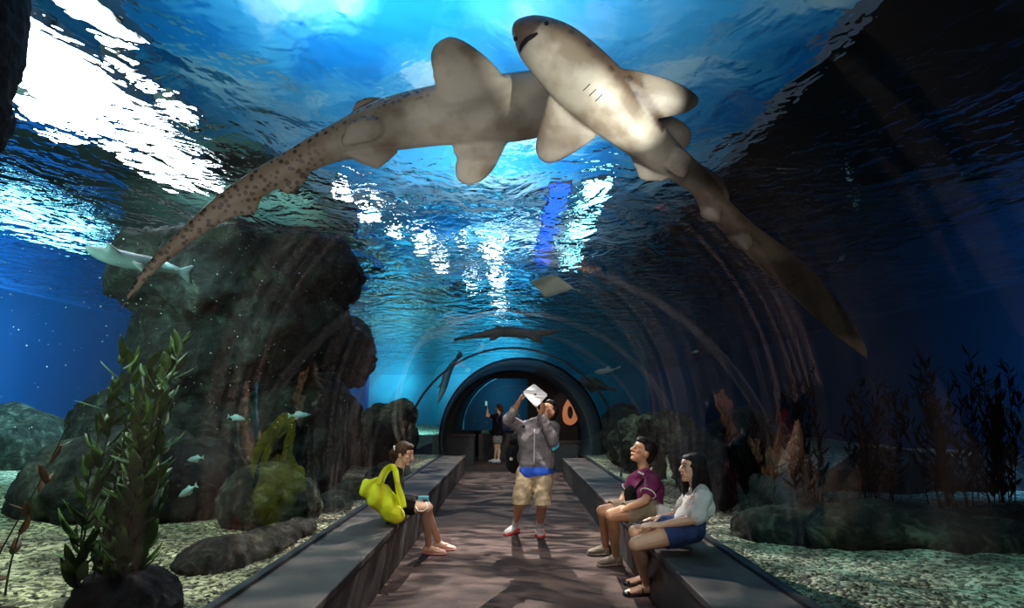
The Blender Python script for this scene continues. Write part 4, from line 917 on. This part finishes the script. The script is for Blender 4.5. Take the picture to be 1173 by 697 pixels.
# ---------------------------------------------------------------- woman with the yellow bag
gA, gB = Z(497, 635, 0), Z(505, 630, 0)
J = dict(hl=P(450, 577, 5.92), hr=P(450, 578, 5.68), ch=P(450, 554, 5.8), sl=P(454, 546, 5.97), sr=P(449, 548, 5.62), nb=P(456, 537, 5.8), hd=P(463, 520, 5.78), k=.92,
         kl=P(488, 580, 5.92), kr=P(490, 582, 5.66), al=V((gB.x - .03, gB.y, .085)), ar=V((gA.x - .06, gA.y, .085)), el=P(457, 572, 6.0), wl=P(479, 573, 5.88), er=P(446, 574, 5.58), wr=P(477, 577, 5.66), f=V((.93, -.28, -.22)), hs=.94)
J_BACK[0] = V((-1, 0, 0))
w1 = person('person', V((J['hr'].x, 5.8, .42)), 'seated woman in black top on the left bench looking down at her lap')
body_obj(J, w1, M['skin_pale'], [(J['wr'], V((1, .1, -.1)), V((.1, 0, 1)), -1, .5, .88), (J['wl'], V((1, -.3, -.1)), V((.1, 0, 1)), 1, .5, .88)], [(J['al'], V((1, -.1, 0))), (J['ar'], V((1, -.15, 0)))], k=.93)
head_parts(J, w1, 'skin_pale', hair_bun, 'hair_brown', 'hair_brown')
bm = bmesh.new(); ff, uu, ll = face_frame(J); cap(bm, J['hd'] - ff * .10 + uu * .02 - V((0, .05, 0)), .012, J['hd'] - ff * .12 + uu * .045 - V((0, .03, 0)), .010, 8); bm_obj('hair_clip', bm, M['white_paint'], w1)
def top1(bm):
    T_torso(bm, J, .014); T_arm(bm, J['sl'], J['el'], J['el'].lerp(J['wl'], .95), .013, .93); T_arm(bm, J['sr'], J['er'], J['er'].lerp(J['wr'], .95), .013, .93); cap(bm, P(453, 539, 5.84), .05, P(456, 541, 5.76), .05)
cloth('black_top', top1, 'black_cloth', w1, .009, .008, 12)
def shorts1(bm):
    T_torso(bm, dict(J, ch=P(450, 560, 5.8)), .010, top=False)
    for h, k_ in ((J['hl'], J['kl']), (J['hr'], J['kr'])): cap(bm, h, .095, h.lerp(k_, .5), .088, 14)
cloth('shorts', shorts1, 'black_cloth', w1, .009, .006)
for a, d in ((J['al'], V((1, -.1, 0))), (J['ar'], V((1, -.15, 0)))):
    bm = bmesh.new(); loft(bm, [(V((c.x, c.y, .011)), q * 1.18, V((0, 0, .010))) for c, q, b in foot_rings(a, d, 0, 1.03)], 16); fs = bm_obj('flip_flop', bm, M['pink_rubber'], w1)
    d = d.normalized(); s_ = V((-d.y, d.x, 0)); b0 = V((a.x, a.y, 0)); bm = bmesh.new()
    for q in (-1, 1): tube(bm, [b0 + d * .04 + s_ * q * .042 + V((0, 0, .025)), b0 + d * .09 + s_ * q * .03 + V((0, 0, .062)), b0 + d * .135 + V((0, 0, .045)), b0 + d * .145 + V((0, 0, .02))], .005, 6)
    st = bm_obj('toe_strap', bm, M['pink_rubber']); st.parent = fs; st.location = -world_loc(fs)
# what she holds
o = empty('camera', P(485, 573, 5.7), 'small light blue and white camera in the hands of the woman on the left', 'camera')
bm = bmesh.new(); c = P(485, 572.5, 5.7); box(bm, c - V((.05, .03, .03)), c + V((.05, .03, .03)), .01); bm_obj('camera_body', bm, M['cyan_card'], o)
bm = bmesh.new(); cap(bm, c + V((.02, -.03, 0)), .018, c + V((.02, -.045, 0)), .016, 14); bm_obj('lens', bm, M['black_leather'], o)
bm = bmesh.new(); tube(bm, [P(476, 581, 5.58), P(479, 586, 5.55), P(485, 586, 5.55), P(490, 582, 5.56), P(488, 576, 5.6)], .006, 6); bm_obj('wrist_strap', bm, M['white_cloth'], o)
# yellow shoulder bag
yb = empty('shoulder_bag', P(440, 590, 5.5), 'bright yellow slouchy shoulder bag hanging beside the woman on the left bench', 'bag')
bm = bmesh.new()
for p, r in (((425, 561), .105), ((434, 568), .12), ((442, 578), .115), ((452, 588), .085), ((420, 556), .07), ((458, 590), .06), ((432, 553), .07), ((446, 590), .07)): ball(bm, P(p[0], p[1], 5.47), (r, r * .75, r), 14)
def folds(p):
    q = p - P(440, 545, 5.47); a = math.atan2(q.z, q.x)
    return .012 * math.sin(a * 9 + 3 * noise.noise(p * 5)) + .012 * noise.noise(p * 9)
mesh_obj('pouch', remesh(bm, .012, 22, .5, folds), M['yellow_bag'], yb)
def strap(bm, pts, w, t=.006):
    pts = [V(p) for p in spline([p[:] for p in pts], 5)]; rings = []
    for i, p in enumerate(pts):
        d = (pts[min(i + 1, len(pts) - 1)] - pts[max(i - 1, 0)]).normalized(); vw = (p - V((-1, 3, 1.2))).normalized(); s = vw.cross(d).normalized()
        rings.append((p, s * w, vw * t))
    loft(bm, rings, 12)
for pts in ([P(433, 556, 5.40), P(437, 545, 5.42), P(443, 536.5, 5.50), P(450, 534.5, 5.60), P(453.5, 540, 5.52), P(456, 555, 5.46), P(461, 570, 5.44), P(463, 582, 5.42)],
            [P(436, 560, 5.56), P(440, 547, 5.55), P(446, 538, 5.60), P(451, 537, 5.64), P(453, 545, 5.56), P(456, 562, 5.50), P(459, 580, 5.50)]):
    bm = bmesh.new(); strap(bm, pts, .022); bm_obj('strap', bm, M['yellow_bag'], yb)

# ---------------------------------------------------------------- man in purple
g1, g2 = Z(706, 648, 0), Z(694, 636, 0)
J = dict(hl=P(745, 583, 5.32), hr=P(743, 581, 5.55), ch=P(742, 562, 5.45), sl=P(748, 551, 5.27), sr=P(727, 551, 5.62), nb=P(738, 540, 5.45), hd=P(736.5, 518, 5.45), k=1.06,
         kl=P(700, 591, 5.24), kr=P(690, 586, 5.62), al=g1 + V((0, 0, .085)), ar=g2 + V((0, 0, .085)), el=P(739, 574, 5.15), wl=P(714, 585, 5.22), er=P(716, 566, 5.68), wr=P(709, 585, 5.5), f=V((-.86, -.22, .42)), u=(.5, 0, .9), hs=1.05)
J_BACK[0] = V((1, 0, 0))
m2 = person('person', V((J['hl'].x, 5.45, .42)), 'seated man in purple polo shirt on the right bench looking up, hands on his lap')
body_obj(J, m2, M['skin_tan'], [(J['wl'], V((-.9, .3, -.15)), V((-.1, -.4, 1)), 1, .5, .95), (J['wr'], V((-.8, -.4, -.3)), V((-.1, .3, 1)), -1, .5, .95)], [], k=1.04)
head_parts(J, m2, 'skin_tan', hair_short, 'hair_black')
def polo(bm):
    T_torso(bm, J, .016); T_arm(bm, J['sl'], J['sl'].lerp(J['el'], .62), J['el'], .022, 1.0, True, False); T_arm(bm, J['sr'], J['sr'].lerp(J['er'], .62), J['er'], .022, 1.0, True, False)
po = cloth('polo_shirt', polo, 'purple', m2, .009, .009, 11)
for s, e in ((J['sl'], J['el']), (J['sr'], J['er'])):
    c = s.lerp(e, .64); d = (e - s).normalized(); u, w_ = frame(d); bm = bmesh.new(); rg = []
    tube(bm, [c + u * .068 * math.cos(t) + w_ * .068 * math.sin(t) for t in [2 * math.pi * i / 24 for i in range(25)]], .006, 6); q = bm_obj('cuff', bm, M['white_cloth']); q.parent = po; q.location = -world_loc(po)
bm = bmesh.new(); tube(bm, [P(731, 541, 5.36), P(737, 544, 5.33), P(744, 541, 5.35), P(747, 536, 5.42)], .010, 8); q = bm_obj('collar', bm, M['white_cloth']); q.parent = po; q.location = -world_loc(po)
def shorts2(bm):
    T_torso(bm, dict(J, ch=P(744, 570, 5.45)), .012, top=False)
    for h, k_ in ((J['hl'], J['kl']), (J['hr'], J['kr'])): cap(bm, h, .105, h.lerp(k_, .85), .09, 14)
kd_ = (J['kl'] - J['hl']).normalized(); cloth('shorts', shorts2, 'khaki_dark', m2, .009, .010, cut=[((J['hl'] + J['hr']) / 2 + kd_ * .29, kd_)])
for a, d in ((J['al'], V((-1, -.25, 0))), (J['ar'], V((-1, -.1, 0)))): shoe(a, d, m2, 'shoe_taupe', 'shoe_taupe', name='loafer')
sb = empty('crossbody_bag', P(722, 572, 5.5), 'black crossbody bag with strap worn by the man in purple', 'bag')
bm = bmesh.new()
for p, r in ((P(722, 568, 5.42), (.06, .05, .10)), (P(724, 578, 5.42), (.07, .05, .07))): ball(bm, p, r, 12)
mesh_obj('bag_body', remesh(bm, .009, 3, .5, lambda p: .006 * noise.noise(p * 14)), M['black_cloth'], sb)
bm = bmesh.new(); strap(bm, [P(724, 566, 5.36), P(732, 556, 5.28), P(741, 546, 5.30), P(747, 543, 5.42)], .014, .005); bm_obj('strap', bm, M['black_cloth'], sb)
# ---------------------------------------------------------------- woman in white
g1 = Z(741, 682, 0)
J = dict(hl=P(792, 606, 4.40), hr=P(788, 603, 4.64), ch=P(800, 580, 4.56), sl=P(806, 569, 4.42), sr=P(791, 568, 4.76), nb=P(800, 557, 4.6), hd=P(793, 537, 4.6), k=.90,
         kl=P(728, 624, 4.36), kr=P(727, 610, 4.62), al=g1 + V((0, 0, .085)), ar=V((g1.x + .06, g1.y + .26, .085)), el=P(794, 596, 4.30), wl=P(756, 602, 4.34), er=P(778, 590, 4.84), wr=P(754, 594, 4.62), f=V((-.93, -.25, .16)), hs=.98)
J_BACK[0] = V((1, 0, 0))
w2 = person('person', V((J['hl'].x, 4.5, .42)), 'seated woman with long dark hair, white blouse and denim shorts on the right bench')
body_obj(J, w2, M['skin_pale'], [(J['wl'], V((-1, .15, .0)), V((-.1, -.3, 1)), 1, .35, .9), (J['wr'], V((-1, -.15, -.05)), V((-.1, .2, 1)), -1, .35, .9)], [(J['al'], V((-1, -.1, 0))), (J['ar'], V((-1, 0, 0)))], k=.95)
head_parts(J, w2, 'skin_pale', hair_long, 'hair_black')
def blouse(bm):
    T_torso(bm, dict(J, hl=J['hl'] + V((0, 0, .04)), hr=J['hr'] + V((0, 0, .04))), .016)
    for s, e in ((J['sl'], J['el']), (J['sr'], J['er'])): cap(bm, s, .062, s.lerp(e, .8), .074, 14)
bl = cloth('blouse', blouse, 'white_cloth', w2, .009, .012, 12)
bm = bmesh.new(); tube(bm, [P(803, 562, 4.44), P(808, 563.5, 4.42), P(811, 567, 4.42)], .009, 8); q = bm_obj('shoulder_trim', bm, M['denim']); q.parent = bl; q.location = -world_loc(bl)
bv = BVHTree.FromPolygons([v.co[:] for v in bl.data.vertices], [p.vertices[:] for p in bl.data.polygons])
bm = bmesh.new()
for a, b in (((791, 568), (795, 572)), ((791, 573), (795, 569)), ((790, 575), (794, 576)), ((788, 579), (792, 578))):
    p0, p1 = on_cloth(*a), on_cloth(*b)
    if p0 and p1: cap(bm, p0, .004, p1, .004, 6)
if len(bm.verts): q = bm_obj('print', bm, M['shoe_red']); q.parent = bl; q.location = -world_loc(bl)
def dshorts(bm):
    T_torso(bm, dict(J, ch=P(795, 590, 4.5)), .014, top=False)
    for h, k_ in ((J['hl'], J['kl']), (J['hr'], J['kr'])): cap(bm, h, .104, h.lerp(k_, .75), .094, 14)
kd_ = (J['kl'] - J['hl']).normalized(); cloth('denim_shorts', dshorts, 'denim', w2, .009, .007, cut=[((J['hl'] + J['hr']) / 2 + kd_ * .25, kd_)])
for a, d in ((J['al'], V((-1, -.1, 0))), (J['ar'], V((-1, 0, 0)))):
    bm = bmesh.new(); loft(bm, [(V((c.x, c.y, .012)), q * 1.16, V((0, 0, .011))) for c, q, b in foot_rings(a, d, 0, 1.03)], 16)
    rr = foot_rings(a, d, .004, 1.05)
    loft(bm, [(c, q * 1.08, b * 1.08) for c, q, b in rr[6:]], 14); loft(bm, [(c - V((0, 0, .006)), q * 1.1, b * .95) for c, q, b in rr[:3]], 14)
    fl = bm_obj('flat_shoe', bm, M['black_leather'], w2)
    d = d.normalized(); s_ = V((-d.y, d.x, 0)); b0 = V((a.x, a.y, 0)) + d * .045; bm = bmesh.new()
    tube(bm, [b0 + s_ * .044 + V((0, 0, .02)), b0 + s_ * .036 + V((0, 0, .055)), b0 + V((0, 0, .082)), b0 - s_ * .036 + V((0, 0, .055)), b0 - s_ * .044 + V((0, 0, .02))], .007, 6)
    q = bm_obj('instep_strap', bm, M['black_leather']); q.parent = fl; q.location = -world_loc(fl)
# things on the bench between them
e = empty('folded_bag', P(762, 592, 5.3), 'crumpled white and red bag on the bench behind the man in purple', 'bag')
bm = bmesh.new(); c = P(762, 590, 5.2)
for d_, r in (((0, 0, .0), (.075, .06, .075)), ((.05, 0, -.03), (.06, .05, .05)), ((-.03, .02, .04), (.05, .05, .05))): ball(bm, c + V(d_), r, 12)
mesh_obj('bag_body', remesh(bm, .008, 2, .5, lambda p: .012 * noise.noise(p * 22)), M['white_cloth'], e)
bm = bmesh.new(); ball(bm, c + V((.03, -.045, -.01)), (.035, .02, .025), 12); ball(bm, c + V((.065, -.035, .01)), (.025, .018, .025), 12); bm_obj('red_patch', bm, M['shoe_red'], e)
e = empty('phone', P(738, 597, 4.5), 'dark phone held in the hands of the woman in white', 'phone'); c = P(738, 599, 4.45)
bm = bmesh.new(); box(bm, c - V((.065, .035, .006)), c + V((.065, .035, .006)), .003); bm_obj('casing', bm, M['screen'], e)

# ---------------------------------------------------------------- far woman
g1, g2 = Z(567, 530, 0), Z(571, 531, 0); YF = g1.y
J = dict(hl=P(567.5, 498, YF), hr=P(571.5, 498, YF), ch=P(570, 482, YF), sl=P(566, 477.5, YF - .12), sr=P(574, 477.5, YF + .12), nb=P(571, 474, YF), hd=P(571.5, 468, YF), k=.92, kl=P(568, 514, YF), kr=P(571, 514, YF), al=g1 + V((0, 0, .085)), ar=g2 + V((0, 0, .085)),
         el=P(557.5, 477, YF - .1), wl=P(558.5, 469, YF - .1), er=P(565, 482, YF + .05), wr=P(560, 475, YF + .02), f=V((-.85, .45, .1)), hs=.98)
J_BACK[0] = V((1, 0, 0))
w3 = person('person', V((g1.x, YF, 0)), 'woman in black top standing at the far end of the walkway with arm raised')
body_obj(J, w3, M['skin_pale'], [(J['wl'], V((-.1, 0, 1)), V((1, .2, 0)), 1, .6, .9), (J['wr'], V((-.5, 0, .8)), V((1, .2, 0)), -1, .6, .9)], [], .008)
head_parts(J, w3, 'skin_pale', hair_bun, 'hair_brown', 'hair_brown')
cloth('black_top', lambda bm: (T_torso(bm, J, .015), cap(bm, J['sl'], .06, J['sl'].lerp(J['el'], .4), .055), cap(bm, J['sr'], .06, J['sr'].lerp(J['er'], .4), .055)), 'black_cloth', w3, .012)
cloth('shorts', lambda bm: (T_torso(bm, J, .014, top=False), cap(bm, J['hl'], .11, J['hl'].lerp(J['kl'], .5), .1), cap(bm, J['hr'], .11, J['hr'].lerp(J['kr'], .5), .1)), 'grey_cloth', w3, .012)
for a in (J['al'], J['ar']): shoe(a, V((-1, .1, 0)), w3, 'white_cloth', 'grey_cloth', name='shoe')
bag = bag_mesh('backpack', [(P(577, 481, YF + .06), (.11, .12, .16)), (P(578, 489, YF + .06), (.13, .13, .18))], 'navy_bag', P(577, 486, YF), 'navy blue backpack on the far standing woman', 'backpack', .014)
bm = bmesh.new(); tube(bm, [P(575, 477, YF - .1), P(571, 476, YF - .16), P(569, 482, YF - .18), P(573, 489, YF - .1)], .018, 8); bm_obj('strap', bm, M['navy_bag'], bag)
o = empty('phone', P(557, 463, YF - .1), 'glowing phone raised by the far standing woman', 'phone'); c = P(557, 462.5, YF - .12)
bm = bmesh.new(); box(bm, c - V((.035, .006, .07)), c + V((.035, .006, .07)), .003); bm_obj('casing', bm, M['screen'], o)
M['phone_glow'] = emat('phone_glow', (.3, .8, .75), .6)
bm = bmesh.new(); box(bm, c - V((.03, .008, .062)), c + V((.03, -.006, .062))); bm_obj('screen', bm, M['phone_glow'], o)

# ---------------------------------------------------------------- far room: sign and box
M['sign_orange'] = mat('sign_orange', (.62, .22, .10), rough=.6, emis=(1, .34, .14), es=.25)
M['sign_black'] = mat('sign_black', (.006, .005, .005), rough=.5)
sg = empty('wall_sign', (1.85, 18.15, 1.42), 'orange pointed oval sign with a black oval centre on the far dark wall', 'sign')
cx_, cz_ = 1.85, 1.40
ol = closed_spline([(.0, .44), (.13, .30), (.235, .08), (.25, -.12), (.19, -.32), (0, -.43), (-.19, -.34), (-.24, -.12), (-.21, .12), (-.12, .3)], 4)
bm = bmesh.new(); plate(bm, [(cx_ + x, 18.15, cz_ + z) for x, z in ol], .03, V((0, -1, 0)), .028); bm_obj('board', bm, M['sign_orange'], sg, False)
bm = bmesh.new(); plate(bm, [(cx_ + .085 * math.cos(t), 18.115, cz_ - .03 + .20 * math.sin(t)) for t in [2 * math.pi * i / 24 for i in range(24)]], .01, V((0, -1, 0)), .008); bm_obj('black_centre', bm, M['sign_black'], sg, False)
M['box_cyan'] = mat('box_cyan', (.2, .55, .5), rough=.5)
bx = empty('box', (-.80, 16.95, .76), 'small pale cyan box standing on the far low wall', 'box')
bm = bmesh.new(); box(bm, (-.91, 16.88, .76), (-.68, 17.05, .86), .006); bm_obj('carton', bm, M['box_cyan'], bx)
bm = bmesh.new(); box(bm, (-.915, 16.875, .86), (-.675, 17.055, .88), .004); bm_obj('lid', bm, M['box_cyan'], bx)
